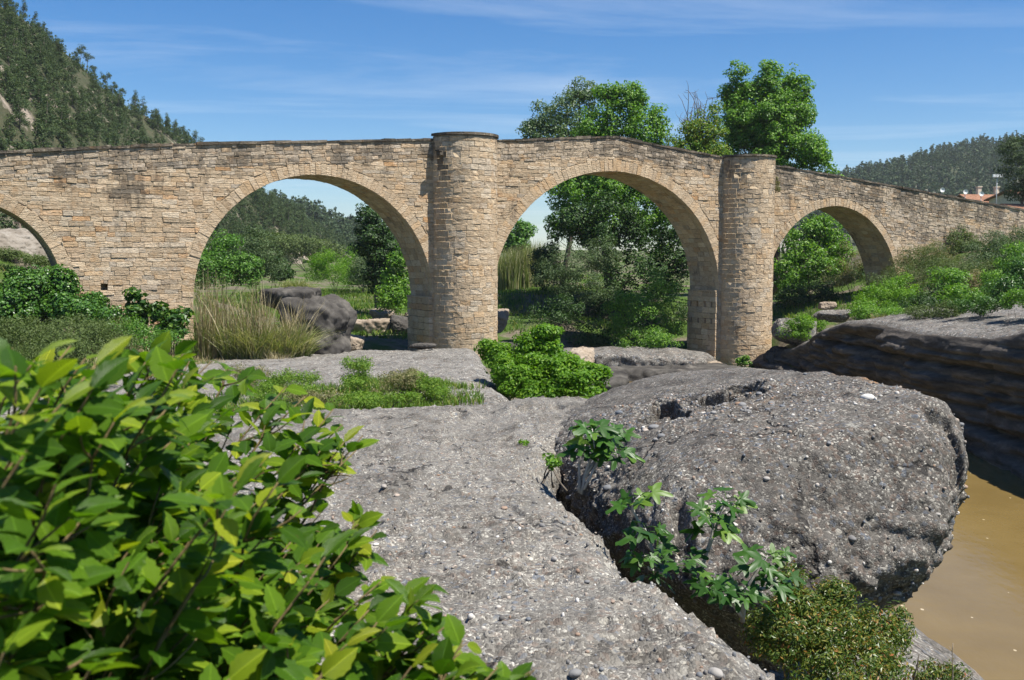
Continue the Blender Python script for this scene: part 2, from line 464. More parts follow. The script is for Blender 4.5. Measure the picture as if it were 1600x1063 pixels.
L_BRIGHT = leaf_mat('bright_green_leaf', [(0, (0.085, 0.198, 0.014)), (0.7, (0.156, 0.312, 0.022)), (1, (0.265, 0.412, 0.036))], 0.46, 0.5, 0.3, False, 0.9)
L_TREE = leaf_mat('plane_tree_leaf', [(0, (0.068, 0.167, 0.020)), (0.6, (0.137, 0.289, 0.029)), (1, (0.275, 0.450, 0.046))], 0.42, 0.45, 0.4, False, 0.35)
L_TREE2 = leaf_mat('poplar_leaf', [(0, (0.054, 0.138, 0.021)), (0.6, (0.102, 0.233, 0.030)), (1, (0.205, 0.364, 0.053))], 0.38, 0.45, 0.4, False, 0.35)
L_POPLAR = leaf_mat('grey_poplar_leaf', [(0, (0.081, 0.144, 0.054)), (0.6, (0.125, 0.200, 0.078)), (1, (0.213, 0.275, 0.132))], 0.33, 0.45, 0.4, False, 0.35)
L_YEL = leaf_mat('yellowing_leaf', [(0, (0.075, 0.179, 0.018)), (0.5, (0.160, 0.275, 0.024)), (0.85, (0.276, 0.317, 0.033)), (1, (0.212, 0.165, 0.044))], 0.38, 0.5, 0.3, False, 0.5)
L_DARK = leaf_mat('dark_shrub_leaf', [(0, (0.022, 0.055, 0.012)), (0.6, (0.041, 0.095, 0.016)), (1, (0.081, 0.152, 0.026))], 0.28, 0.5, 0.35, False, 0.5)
L_IVY = leaf_mat('ivy_leaf', [(0, (0.035, 0.098, 0.013)), (0.6, (0.064, 0.161, 0.018)), (1, (0.120, 0.238, 0.026))], 0.25, 0.4, 0.45, False, 0.8)
L_OLIVE = leaf_mat('olive_green_leaf', [(0, (0.063, 0.098, 0.024)), (0.6, (0.109, 0.155, 0.042)), (1, (0.172, 0.218, 0.072))], 0.3, 0.55, 0.3, False, 0.8)
L_GREYG = leaf_mat('grey_green_leaf', [(0, (0.054, 0.098, 0.035)), (0.6, (0.095, 0.150, 0.056)), (1, (0.162, 0.215, 0.094))], 0.28, 0.55, 0.3, False, 0.3)
L_MASTIC = leaf_mat('mastic_leaf', [(0, (0.042, 0.086, 0.013)), (0.5, (0.090, 0.149, 0.020)), (0.8, (0.192, 0.218, 0.039)), (0.93, (0.300, 0.230, 0.044)), (1, (0.336, 0.115, 0.039))], 0.3, 0.4, 0.4, False, 3.0)
L_PINE = leaf_mat('pine_needle', [(0, (0.038, 0.068, 0.029)), (0.6, (0.070, 0.109, 0.039)), (1, (0.125, 0.163, 0.056))], 0.2, 0.6, 0.2, False, 0.05)
L_PINEFAR = leaf_mat('far_pine_needle', [(0, (0.046, 0.079, 0.039)), (0.6, (0.072, 0.114, 0.052)), (1, (0.113, 0.152, 0.067))], 0.2, 0.6, 0.2, False, 0.03)
L_REED = leaf_mat('reed_blade', [(0, (0.12, 0.17, 0.045)), (0.45, (0.22, 0.25, 0.085)), (0.75, (0.36, 0.33, 0.17)), (1, (0.52, 0.47, 0.33))], 0.35, 0.6, 0.2, False, 0.8)
L_DRY = leaf_mat('dry_grass_blade', [(0, (0.24, 0.185, 0.10)), (0.6, (0.38, 0.31, 0.19)), (1, (0.50, 0.43, 0.29))], 0.25, 0.7, 0.1, False, 0.8)
L_GRASS = leaf_mat('grass_blade', [(0, (0.062, 0.138, 0.015)), (0.6, (0.119, 0.218, 0.024)), (0.9, (0.213, 0.265, 0.044)), (1, (0.400, 0.310, 0.132))], 0.35, 0.55, 0.25, False, 0.8)
L_WEED = leaf_mat('weed_leaf', [(0, (0.075, 0.168, 0.015)), (0.6, (0.150, 0.264, 0.028)), (1, (0.263, 0.348, 0.055))], 0.35, 0.55, 0.25, False, 1.6)
L_WEEDDRY = leaf_mat('dry_weed', [(0, (0.10, 0.13, 0.035)), (0.5, (0.20, 0.19, 0.08)), (1, (0.33, 0.28, 0.16))], 0.3, 0.6, 0.2, False, 1.6)

# ================================================================== GROUND
GCP = np.array([  # x, y, z control points of the ground (eye at z = 0, water at -7.2)
    (0, 2, -4.6), (-3, 2, -3.4), (-8, 4, -3.2), (-14, 10, -3.2), (-6, 12, -3.9), (0.5, 8, -4.2), (1.2, 12, -4.3), (2.6, 6.5, -4.1), (4.5, 9, -5.2), (6.5, 14, -6.6),
    (8.6, 17, -7.4), (10, 24, -8.6), (12, 36, -9), (12, 12, -9), (13, 48, -8.8), (10, 44, -8.2), (6, 30, -6.2), (2, 24, -4.7), (0.5, 30, -4.6), (2, 40, -6.0), (6, 50, -7.0),
    (-4, 18, -4.2), (-10, 20, -3.6), (-9, 32, -4.6), (-16, 26, -3.4), (-24, 24, -2.2), (-16, 38, -3.9), (-12, 46, -5.0), (-8, 50, -5.4), (-5, 54, -5.5), (-12, 38, -5.0), (-14.5, 50, -4.0), (-2, 58, -5.4),
    (-20, 42, -2.0), (-24, 46, -0.7), (-30, 46, 0.0), (-40, 40, 0.5), (-30, 60, 1.0), (-24, 60, -1.0), (-14, 60, -3.8), (-8, 62, -4.8), (-5, 75, -4.6), (-14, 80, -3.9), (-8, 95, -3.7), (-14, 120, -3.9),
    (3, 62, -6.4), (3, 72, -4.4), (3, 86, -3.0), (8, 66, -7.0), (12, 66, -7.4), (13, 72, -6.2), (8, 58, -7.4), (14, 61, -7.6), (12, 84, -3.4), (20, 80, -3.4), (5, 110, -2.2), (20, 110, -2.5),
    (16, 68, -7.2), (20, 70, -4.4), (24, 72, -3.4), (28, 74, -2.6), (18, 60, -6.0), (19.5, 64, -5.2), (20, 48, -2.9), (20, 36, -2.3), (24, 56, -2.4), (28, 66, -1.4), (34, 74, 0.3), (42, 82, 1.6), (30, 50, -1.4), (40, 50, 0.0), (30, 30, -1.0),
    (24, 26, -1.6), (20, 14, -1.6), (40, 10, 0.5), (40, 90, 2.4), (60, 110, 3.5), (60, 60, 3), (-60, 80, 2), (-60, 20, 2),
    (-40, 160, -2.5), (0, 160, -2.2), (50, 160, 0.5), (110, 160, 4), (-120, 160, 4), (0, 300, 0), (-160, 300, 4), (160, 300, 6), (0, 700, 4), (600, 700, 8), (-600, 700, 8), (0, 2200, 6), (1800, 1800, 6), (-1800, 1800, 6),
    (-300, 0, 5), (300, 0, 6), (0, -30, -1.0), (12, -25, -8.8), (12, 0, -9), (4, -6, -4.5), (-8, -12, -2), (0, -300, 2), (-1500, 0, 6), (1500, 0, 6), (0, -1500, 6), (12, -120, -6)], float)

def ground_z(x, y):
    x = np.asarray(x, float); y = np.asarray(y, float)
    sh = x.shape
    xf = x.ravel(); yf = y.ravel()
    out = np.zeros(len(xf))
    for a in range(0, len(xf), 20000):
        d2 = (xf[a:a + 20000, None] - GCP[None, :, 0]) ** 2 + (yf[a:a + 20000, None] - GCP[None, :, 1]) ** 2
        w = 1.0 / (d2 + 0.6) ** 1.7
        out[a:a + 20000] = (w * GCP[None, :, 2]).sum(1) / w.sum(1)
    return out.reshape(sh)

def ground_h(x, y):
    z = ground_z(x, y)
    x = np.asarray(x, float); y = np.asarray(y, float)
    p = np.stack([x * 0.35, y * 0.35, x * 0], -1)
    z = z + 0.16 * fbm(p, 4, 5)
    # the river channel, and the cliff body whose top is its own rock
    ch = sstep(8.4, 10.0, x) * (1 - sstep(17.2, 18.6, x)) * (1 - sstep(52, 60, y))
    z = z * (1 - ch) + np.minimum(z, -8.8) * ch
    ct = sstep(15.5, 16.5, x) * (1 - sstep(24.0, 26.5, x)) * sstep(20, 24, y) * (1 - sstep(57, 62, y))
    top = np.interp(y, [24, 28, 32, 34.6, 38, 43, 48, 51, 54, 57, 60, 65], [-1.7, -1.9, -2.12, -2.42, -3.0, -3.17, -3.1, -3.3, -3.9, -4.7, -5.5, -6.3])
    z = z * (1 - ct) + np.minimum(z, top - .9) * ct
    return z

def gz(x, y): return float(ground_h(np.array([float(x)]), np.array([float(y)]))[0])

def axis(lo, hi, core_lo, core_hi, step, growth=1.16):
    a = list(np.arange(core_lo, core_hi + step / 2, step))
    d = step
    while a[-1] < hi: d *= growth; a.append(a[-1] + d)
    d = step
    while a[0] > lo: d *= growth; a.insert(0, a[0] - d)
    return np.array(a)

def grid_faces(nr, nc):
    i = np.arange(nr - 1)[:, None] * nc + np.arange(nc - 1)[None, :]
    i = i.ravel()
    return np.stack([i, i + 1, i + nc + 1, i + nc], 1)

gx = axis(-2400, 2400, -42, 46, 0.42); gy = axis(-2400, 2600, -4, 110, 0.45)
GX, GY = np.meshgrid(gx, gy)
GZ = ground_h(GX, GY)
m, t, o = newmat('ground_soil_grass'); g = N(t)
pos = g.pos()
a = g.noise(pos, 0.35, 6, 0.6); b = g.noise(pos, 3.0, 6, 0.7); c = g.noise(pos, 14.0, 5, 0.7)
soil = g.ramp(b, [(0.3, (0.09, 0.075, 0.05)), (0.6, (0.17, 0.145, 0.105)), (0.8, (0.27, 0.235, 0.18))])
grs = g.ramp(c, [(0.3, (0.035, 0.065, 0.012)), (0.7, (0.085, 0.14, 0.025))])
col = g.mix(sstep_node(g, a, 0.40, 0.56), soil, grs)
p = g.principled(col, 0.95, 0.1, g.bump(g.math('ADD', b, c), 0.7, 0.12))
g.l(p.outputs[0], o.inputs['Surface'])
M_GROUND = m
go = link('ground', mesh('ground', np.stack([GX.ravel(), GY.ravel(), GZ.ravel()], 1), grid_faces(len(gy), len(gx)), M_GROUND, True))
tag(go, 'brown and green ground of the river banks around the bridge', 'ground', kind='structure')

# river
m, t, o = newmat('muddy_water'); g = N(t)
pos = g.pos()
nz = g.noise(pos, 0.5, 5)
col = g.ramp(nz, [(0.3, (0.140, 0.096, 0.032)), (0.7, (0.172, 0.120, 0.043))])
fl = g.vor(g.pos((1, 0.6, 1)), 2.6)
fs = g.n('ShaderNodeSeparateColor'); g.l(fl.outputs['Color'], fs.inputs[0])
fleck = g.math('MULTIPLY', g.math('LESS_THAN', fl.outputs['Distance'], 0.085), g.math('GREATER_THAN', fs.outputs[0], 0.55))
col = g.mix(g.math('MULTIPLY', fleck, 0.75), col, (0.55, 0.45, 0.28))
rip = g.noise(g.pos((1, 0.55, 1)), 3.2, 4, 0.6)
p = g.principled(col, 0.12, 0.4, g.bump(rip, 0.22, 0.05))
p.inputs['IOR'].default_value = 1.33
g.l(p.outputs[0], o.inputs['Surface'])
wx = np.linspace(-6, 26, 33); wy = np.linspace(-60, 62, 62)
WX, WY = np.meshgrid(wx, wy)
wo = link('river_water', mesh('river_water', np.stack([WX.ravel(), WY.ravel(), np.full(WX.size, -7.2)], 1), grid_faces(62, 33), m, True))
tag(wo, 'still muddy brown river water beside the big boulder', 'river', kind='structure')

# ================================================================== BRIDGE
BO = np.array([-2.63, 56.0, 0.0]); BYAW = rad(30); BW = 2.8
TOP_S = [-40, -22.66, -14.5, -2, 3, 9.4, 10.4, 11.6, 17.9, 22.9, 30.1, 49.5, 70]
TOP_Z = [3.1, 4.38, 5.18, 6.09, 6.32, 6.86, 6.90, 6.74, 6.15, 5.80, 5.20, 3.48, 1.7]
def ztop(s): return np.interp(s, TOP_S, TOP_Z)
S0, S1, ZB = -36.0, 62.0, -8.6
# centre s, spring z, half span, rise
ARCH = [(-24.2, -1.55, 4.0, 4.0), (-8.2, -2.25, 6.3, 6.3), (10.02, -2.25, 8.18, 7.22), (28.55, -3.07, 6.45, 6.45)]
RING = [0.55, 0.58, 0.66, 0.55]
TOW = [(0.0, 1.82, 6.33), (20.26, 1.84, 6.17)]
bridge = empty('stone_bridge', (BO[0], BO[1], -5.0), BYAW, 'old humpbacked sandstone bridge with round arches and half round tower piers', 'bridge')
BZ = 5.0   # local z shift (the empty stands at -5)

HOLES = [(-18.45, -1.42, 0.30, 0.30), (36.1, -0.12, 0.22, 0.34)]   # putlog holes in the front face: s, z, w, h

def bottom(s):
    for sc, zs, a_, b_ in ARCH:
        d = abs(s - sc)
        if d < a_ - 1e-6: return zs + b_ * math.sqrt(max(0, 1 - (d / a_) ** 2))
    return ZB
cuts = set(np.arange(S0, S1 + 0.01, 0.5).tolist())
for sc, zs, a_, b_ in ARCH:
    for k in range(65): cuts.add(sc - a_ * math.cos(math.pi * k / 64))
for hs_, hz_, hw, hh in HOLES: cuts.add(hs_ - hw / 2); cuts.add(hs_ + hw / 2)
cuts = sorted(cuts)
cc = [cuts[0]]
for q in cuts[1:]:
    if q - cc[-1] > 1e-4: cc.append(q)
cuts = cc
core = MB(); soff = MB()
def quad(mb, *pts): mb.add([(q[0], q[1], q[2] + BZ) for q in pts], [tuple(range(len(pts)))])
prev_b = None
PAR = 0.95
for s_a, s_b in zip(cuts[:-1], cuts[1:]):
    mid = (s_a + s_b) / 2
    inside = None
    for A in ARCH:
        if abs(mid - A[0]) < A[2]: inside = A
    def bz(s):
        if inside is None: return ZB
        sc, zs, a_, b_ = inside
        return zs + b_ * math.sqrt(max(0, 1 - min(1, abs(s - sc) / a_) ** 2))
    ba, bb = bz(s_a), bz(s_b); ta, tb = float(ztop(s_a)), float(ztop(s_b))
    hole = [h for h in HOLES if abs(mid - h[0]) < h[2] / 2]
    if hole:
        h = hole[0]; z0, z1 = h[1] - h[3] / 2, h[1] + h[3] / 2
        quad(core, (s_a, 0, ba), (s_b, 0, bb), (s_b, 0, z0), (s_a, 0, z0))
        quad(core, (s_a, 0, z1), (s_b, 0, z1), (s_b, 0, tb), (s_a, 0, ta))
        quad(core, (s_a, .4, z0), (s_b, .4, z0), (s_b, .4, z1), (s_a, .4, z1))
        quad(core, (s_a, 0, z0), (s_b, 0, z0), (s_b, .4, z0), (s_a, .4, z0))
        quad(core, (s_a, .4, z1), (s_b, .4, z1), (s_b, 0, z1), (s_a, 0, z1))
        for sx in (h[0] - h[2] / 2, h[0] + h[2] / 2): quad(core, (sx, 0, z0), (sx, .4, z0), (sx, .4, z1), (sx, 0, z1))
    else:
        quad(core, (s_a, 0, ba), (s_b, 0, bb), (s_b, 0, tb), (s_a, 0, ta))
    quad(core, (s_b, BW, bb), (s_a, BW, ba), (s_a, BW, ta), (s_b, BW, tb))
    # parapets and road
    quad(core, (s_a, 0, ta), (s_b, 0, tb), (s_b, .35, tb), (s_a, .35, ta))
    quad(core, (s_a, .35, ta), (s_b, .35, tb), (s_b, .35, tb - PAR), (s_a, .35, ta - PAR))
    quad(core, (s_a, .35, ta - PAR), (s_b, .35, tb - PAR), (s_b, BW - .35, tb - PAR), (s_a, BW - .35, ta - PAR))
    quad(core, (s_a, BW - .35, ta - PAR), (s_b, BW - .35, tb - PAR), (s_b, BW - .35, tb), (s_a, BW - .35, ta))
    quad(core, (s_a, BW - .35, ta), (s_b, BW - .35, tb), (s_b, BW, tb), (s_a, BW, ta))
    if inside is not None: quad(core, (s_a, 0, ba), (s_a, BW, ba), (s_b, BW, bb), (s_b, 0, bb))
for sc, zs, a_, b_ in ARCH:
    quad(core, (sc - a_, 0, ZB), (sc - a_, BW, ZB), (sc - a_, BW, zs), (sc - a_, 0, zs))
    quad(core, (sc + a_, 0, ZB), (sc + a_, 0, zs), (sc + a_, BW, zs), (sc + a_, BW, ZB))
for sx in (S0, S1):
    quad(core, (sx, 0, ZB), (sx, BW, ZB), (sx, BW, float(ztop(sx))), (sx, 0, float(ztop(sx))))

def with_tint(me, tint, lichen):
    n = len(me.vertices)
    a = me.attributes.new('tint', 'FLOAT_COLOR', 'POINT'); a.data.foreach_set('color', np.tile(np.array([*tint, 1], dtype=np.float32), n))
    b = me.attributes.new('lichen', 'FLOAT', 'POINT'); b.data.foreach_set('value', np.full(n, lichen, dtype=np.float32))
    return me
cm = with_tint(core.mesh('wall_core', M_MORTAR), (0.4, 0.25, 0.5), 0.3)
link('wall_core', cm, bridge)

STONES = []   # dict(V, F, tint, lich, area, kind, part)
def clip(poly, p, n):
    """keep the side where (x-p).n >= 0"""
    out = []
    for i in range(len(poly)):
        A, B = poly[i], poly[(i + 1) % len(poly)]
        da = (A[0] - p[0]) * n[0] + (A[1] - p[1]) * n[1]; db = (B[0] - p[0]) * n[0] + (B[1] - p[1]) * n[1]
        if da >= 0: out.append(A)
        if (da >= 0) != (db >= 0):
            t_ = da / (da - db); out.append((A[0] + (B[0] - A[0]) * t_, A[1] + (B[1] - A[1]) * t_))
    return out
def area2(poly):
    return 0.5 * sum(poly[i][0] * poly[(i + 1) % len(poly)][1] - poly[(i + 1) % len(poly)][0] * poly[i][1] for i in range(len(poly)))
def dedupe(poly, eps=0.02):
    o_ = []
    for q in poly:
        if not o_ or math.hypot(q[0] - o_[-1][0], q[1] - o_[-1][1]) > eps: o_.append(q)
    if len(o_) > 2 and math.hypot(o_[0][0] - o_[-1][0], o_[0][1] - o_[-1][1]) < eps: o_.pop()
    return o_

def stone(poly, fmap, prot, part, kind='stone', tint=None, lich=0.0, joint=0.007, back=-0.05, bevel=0.011, jit=0.014, curved=False, facing=1.0):
    poly = dedupe(poly)
    if len(poly) < 3 or area2(poly) < 0.006: return
    n0 = len(poly)
    cx = sum(q[0] for q in poly) / n0; cz = sum(q[1] for q in poly) / n0
    w_ = max(q[0] for q in poly) - min(q[0] for q in poly); h_ = max(q[1] for q in poly) - min(q[1] for q in poly)
    if min(w_, h_) < 0.05: return
    ar = area2(poly)
    poly = [(q[0] + random.uniform(-jit, jit), q[1] + random.uniform(-jit, jit)) for q in poly]
    if curved:
        pp = []
        for i in range(len(poly)):
            A, B = poly[i], poly[(i + 1) % len(poly)]
            k = max(1, int(abs(B[0] - A[0]) / 0.22))
            for j in range(k): pp.append((A[0] + (B[0] - A[0]) * j / k, A[1] + (B[1] - A[1]) * j / k))
        poly = pp
    def inset(d):
        fx = max(0.3, 1 - 2 * d / max(w_, .05)); fz = max(0.3, 1 - 2 * d / max(h_, .05))
        return [(cx + (q[0] - cx) * fx, cz + (q[1] - cz) * fz) for q in poly]
    tilt = (random.uniform(-.035, .035), random.uniform(-.05, .05))
    V = []
    for d, w in ((joint, back), (joint, prot - bevel), (joint + bevel, prot)):
        for q in inset(d):
            ww = w + (((q[0] - cx) * tilt[0] + (q[1] - cz) * tilt[1]) if w > 0 or w == prot - bevel else 0)
            if d > joint: ww += random.uniform(-.006, .006)
            V.append(fmap(q[0], q[1], ww))
    k = len(poly); F = []
    for r in range(2):
        for i in range(k):
            j = (i + 1) % k
            F.append((r * k + i, r * k + j, (r + 1) * k + j, (r + 1) * k + i))
    F.append(tuple(2 * k + i for i in range(k)))
    V = np.array(V)
    # projected area in the photograph: larger = nearer
    c3 = V.mean(0); yw = BO[1] + c3[0] * math.sin(BYAW) + c3[1] * math.cos(BYAW); xw = BO[0] + c3[0] * math.cos(BYAW) - c3[1] * math.sin(BYAW)
    vis = 1.0 if (abs(xw / yw) < 0.5 and c3[2] > -5.6) else 0.0
    V[:, 2] += BZ
    STONES.append(dict(V=V, F=F, tint=tint or (random.random(), random.random(), random.random()), lich=lich, area=vis * facing * ar * (1600 / yw) ** 2, kind=kind, part=part))

fwall = lambda s, z, w: (s, -w, z)
def arch_clip(poly):
    """trim a stone against arch rings and openings; None if inside"""
    for (sc, zs, a_, b_), rg in zip(ARCH, RING):
        cx = sum(q[0] for q in poly) / len(poly); cz = sum(q[1] for q in poly) / len(poly)
        if max(q[1] for q in poly) <= zs + 0.02 or cz < zs:
            if all(abs(q[0] - sc) >= a_ for q in poly): continue
            sg = 1 if cx > sc else -1
            poly = clip(poly, (sc + sg * a_, 0), (sg, 0))
        else:
            ea, eb = a_ + rg, b_ + rg
            vals = [((q[0] - sc) / ea) ** 2 + (max(q[1] - zs, 0) / eb) ** 2 for q in poly]
            if min(vals) >= 1: continue
            ph = math.atan2((cz - zs) / eb, (cx - sc) / ea)
            pt = (sc + ea * math.cos(ph), zs + eb * math.sin(ph))
            n = (math.cos(ph) / ea, math.sin(ph) / eb); L = math.hypot(*n)
            poly = clip(poly, pt, (n[0] / L, n[1] / L))
        if len(poly) < 3: return None
    return poly
def in_tower(poly):
    return any(all(abs(q[0] - t_[0]) < t_[1] - 0.12 for q in poly) for t_ in TOW)
def near_hole(poly):
    xs = [q[0] for q in poly]; zs_ = [q[1] for q in poly]
    for h in HOLES:
        if min(xs) < h[0] + h[2] / 2 and max(xs) > h[0] - h[2] / 2 and min(zs_) < h[1] + h[3] / 2 and max(zs_) > h[1] - h[3] / 2: return h
    return None

def rub_depth(s): return float(np.interp(s, [-40, 0, 16, 21, 24, 34, 70], [1.15, 1.0, 1.05, 1.1, 1.5, 3.3, 6.5]))
# dressed courses
z = ZB + 1.2
while z < 6.2:
    h = random.uniform(0.15, 0.28)
    s = S0 + random.uniform(0, .4)
    while s < S1:
        w = random.uniform(0.30, 0.80) if random.random() < .88 else random.uniform(0.8, 1.1)
        zz = [(s, z), (s + w, z), (s + w, z + h), (s, z + h)]
        lim0, lim1 = float(ztop(s)) - rub_depth(s), float(ztop(s + w)) - rub_depth(s + w)
        if z < max(lim0, lim1) and not in_tower(zz):
            n = np.array([-(lim1 - lim0), w]); n = -n / np.linalg.norm(n)
            q = clip(zz, (s, lim0), n)
            q = arch_clip(q) if len(q) > 2 else None
            if q:
                hh = near_hole(q)
                parts = [q]
                if hh: parts = [clip(q, (hh[0] - hh[2] / 2, 0), (-1, 0)), clip(q, (hh[0] + hh[2] / 2, 0), (1, 0)),
                                clip(clip(clip(q, (hh[0] - hh[2] / 2, 0), (1, 0)), (hh[0] + hh[2] / 2, 0), (-1, 0)), (0, hh[1] + hh[3] / 2), (0, 1)),
                                clip(clip(clip(q, (hh[0] - hh[2] / 2, 0), (1, 0)), (hh[0] + hh[2] / 2, 0), (-1, 0)), (0, hh[1] - hh[3] / 2), (0, -1))]
                # now and then a course is split in two thin stones
                for q in parts:
                    if len(q) < 3: continue
                    pr = 0.013 + random.uniform(0, 0.024) if random.random() < .92 else 0.055
                    li = max(0, 1 - (float(ztop(s)) - z) / 3.0) * random.random() + 1.1 * random.random() * max(0, 1 - abs(s + 18.4) / 2.6) * max(0, min(1, (z - 1.6) / 1.6))
                    if h > .28 and random.random() < .16 and len(q) == 4:
                        zm = z + h * random.uniform(.35, .65)
                        stone(clip(q, (0, zm), (0, -1)), fwall, pr, 'wall', lich=li); stone(clip(q, (0, zm), (0, 1)), fwall, pr + .008, 'wall', lich=li)
                    else: stone(q, fwall, pr, 'wall', lich=li)
        s += w
    z += h
# rubble band under the coping and on the right hand ramp
t_ = 0.0
while t_ < 6.0:
    h = random.uniform(0.10, 0.21)
    s = S0 + random.uniform(0, .3)
    while s < S1:
        w = random.uniform(0.22, 0.75)
        if t_ < rub_depth(s + w / 2):
            zz = [(s, float(ztop(s)) - t_ - h), (s + w, float(ztop(s + w)) - t_ - h), (s + w, float(ztop(s + w)) - t_), (s, float(ztop(s)) - t_)]
            if not in_tower(zz) and min(q[1] for q in zz) > -4:
                q = arch_clip(zz)
                if q: stone(q, fwall, 0.014 + random.uniform(0, 0.036), 'rubble', lich=0.35 + 0.65 * random.random() if t_ < 1.2 else random.random() * .6, joint=0.008, bevel=0.014, jit=0.02)
        s += w
    t_ += h
# voussoirs
for (sc, zs, a_, b_), rg in zip(ARCH, RING):
    per = math.pi * (3 * (a_ + b_) - math.sqrt((3 * a_ + b_) * (a_ + 3 * b_))) / 2
    nb = int(per / 0.27)
    for k in range(nb):
        p0 = math.pi * k / nb; p1 = math.pi * (k + 1) / nb
        r_ = rg + random.uniform(-.07, .05)
        q = [(sc + (a_ - .015) * math.cos(p0), zs + (b_ - .015) * math.sin(p0)), (sc + (a_ + r_) * math.cos(p0), zs + (b_ + r_) * math.sin(p0)),
             (sc + (a_ + r_) * math.cos(p1), zs + (b_ + r_) * math.sin(p1)), (sc + (a_ - .015) * math.cos(p1), zs + (b_ - .015) * math.sin(p1))]
        if any(abs(sum(v[0] for v in q) / 4 - tw[0]) < tw[1] - .35 for tw in TOW): continue
        stone(q, fwall, 0.036 + random.uniform(-.012, .014), 'ring', 'voussoir', tint=(0.2 + 0.5 * random.random(), 0.25 + .6 * random.random(), random.random()), joint=0.008, jit=0.008, back=-0.3, bevel=0.012)
# barrel and jamb stones
for (sc, zs, a_, b_) in ARCH[1:]:
    per = math.pi * (3 * (a_ + b_) - math.sqrt((3 * a_ + b_) * (a_ + 3 * b_))) / 2
    nb = int(per / 0.34)
    for k in range(nb):
        p0 = math.pi * k / nb; p1 = math.pi * (k + 1) / nb
        d = 0.36 + random.uniform(0, .3)
        def fb(u, v, w):
            ph = math.pi * u / per
            return (sc + (a_ - w) * math.cos(ph), v, zs + (b_ - w) * math.sin(ph))
        while d < BW - .05:
            w = min(random.uniform(.4, .8), BW - .02 - d)
            stone([(per * p0 / math.pi, d), (per * p1 / math.pi, d), (per * p1 / math.pi, d + w), (per * p0 / math.pi, d + w)][::1], fb, 0.022 + random.uniform(0, .02), 'barrel', facing=0.1, lich=.2 * random.random())
            d += w
PUT = {2: [(-3.05, (0.35, 1.0, 1.7, 2.4)), (-4.05, (0.3, 0.95, 1.6, 2.3))]}
for ai, (sc, zs, a_, b_) in enumerate(ARCH[1:], 1):
    z = zs - 0.02
    row = 0
    while z > -7.6:
        h = random.uniform(.28, .40)
        pr = .22
        fj = lambda u, v, w: (sc + a_ - w, u, v)     # right jamb, faces left
        d = 0.0
        holes = []
        for hz_, ds in PUT.get(ai, []):
            if z - h < hz_ <= z: holes = list(ds)
        while d < BW - .1:
            w = min(random.uniform(.5, .95), BW - d)
            e = d + w
            for hd in holes:
                if d < hd < e - 0.02: e = hd; break
            # order so that the face points to -s
            stone([(e, z - h), (d, z - h), (d, z), (e, z)][::-1] if False else [(d, z - h), (d, z), (e, z), (e, z - h)][::-1], fj, pr + random.uniform(-.01, .015), 'jamb', facing=.3)
            d = e + (0.16 if any(abs(e - hd) < 1e-6 for hd in holes) else 0.0)
        z -= h
# towers
tower_objs = []
for ti, (sc, r_, zt) in enumerate(TOW):
    mb = MB(); nseg = 40
    ring = [(sc + r_ * math.sin(-math.pi / 2 + math.pi * k / nseg), -r_ * math.cos(-math.pi / 2 + math.pi * k / nseg)) for k in range(nseg + 1)]
    V = [(x, y, ZB + BZ) for x, y in ring] + [(x, y, zt + BZ - .02) for x, y in ring]
    F = [(k, k + 1, nseg + 2 + k, nseg + 1 + k) for k in range(nseg)]
    F.append(tuple(range(nseg + 1, 2 * nseg + 2)))
    mb.add(V, F)
    to = link('tower', with_tint(mb.mesh('tower_core', M_MORTAR, True), (.4, .3, .5), .2), bridge)
    tower_objs.append(to)
    def ft(u, v, w, sc=sc, r_=r_):
        ph = u / r_
        return (sc + (r_ + w) * math.sin(ph), -(r_ + w) * math.cos(ph), v)
    half = r_ * math.pi / 2
    z = ZB + 1.5
    while z < zt - .05:
        h = min(random.uniform(.24, .36), zt - .02 - z)
        if h < .1: break
        u = -half + random.uniform(-.3, 0)
        while u < half:
            w = random.uniform(.4, .85)
            u0, u1 = max(u, -half), min(u + w, half)
            if u1 - u0 > .12:
                stone([(u0, z), (u1, z), (u1, z + h), (u0, z + h)], ft, 0.012 + random.uniform(0, .018), 'tower%d' % ti, curved=True, facing=max(0, math.cos((u0 + u1) / 2 / r_)),
                      lich=(.3 + .5 * random.random()) * max(0, 1 - (zt - z) / 2.5) + (1.2 * max(0, 1 - (5.4 - z) / 4.5) if (ti == 0 and z < 5.3 and -1.30 < (u0 + u1) / 2 / r_ < -.95) else 0), tint=(random.random() * .9, .3 + .7 * random.random(), random.random()))
            u += w
        z += h
    # thin projecting cap slabs
    nk = 9
    for k in range(nk):
        p0 = -math.pi / 2 + math.pi * k / nk + .004; p1 = -math.pi / 2 + math.pi * (k + 1) / nk - .004
        cb = MB(); ns = 4; V = []
        for j in range(ns + 1):
            ph = p0 + (p1 - p0) * j / ns
            for rr_ in (r_ * .45, r_ + .10):
                for zz in (zt + BZ, zt + BZ + .13): V.append((sc + rr_ * math.sin(ph), -rr_ * math.cos(ph), zz))
        F = []
        for j in range(ns):
            a, b = j * 4, j * 4 + 4
            F += [(a + 2, b + 2, b + 3, a + 3), (a + 1, a + 3, b + 3, b + 1), (a, b, b + 2, a + 2), (a, a + 1, b + 1, b)]
        F += [(0, 2, 3, 1), (ns * 4, ns * 4 + 1, ns * 4 + 3, ns * 4 + 2)]
        cb.add(V, F)
        link('cap_slab', with_tint(cb.mesh('cap_slab', M_COPE), (random.random(), random.random(), .5), .6), to)
mb = MB(); ph = rad(-65); mb.box((1.95 * math.sin(ph), -1.95 * math.cos(ph), 5.36 + BZ), (.42, .24, .20), ph - math.pi / 2); mb.box((2.1 * math.sin(ph), -2.1 * math.cos(ph), 5.50 + BZ), (.26, .30, .07), ph - math.pi / 2)
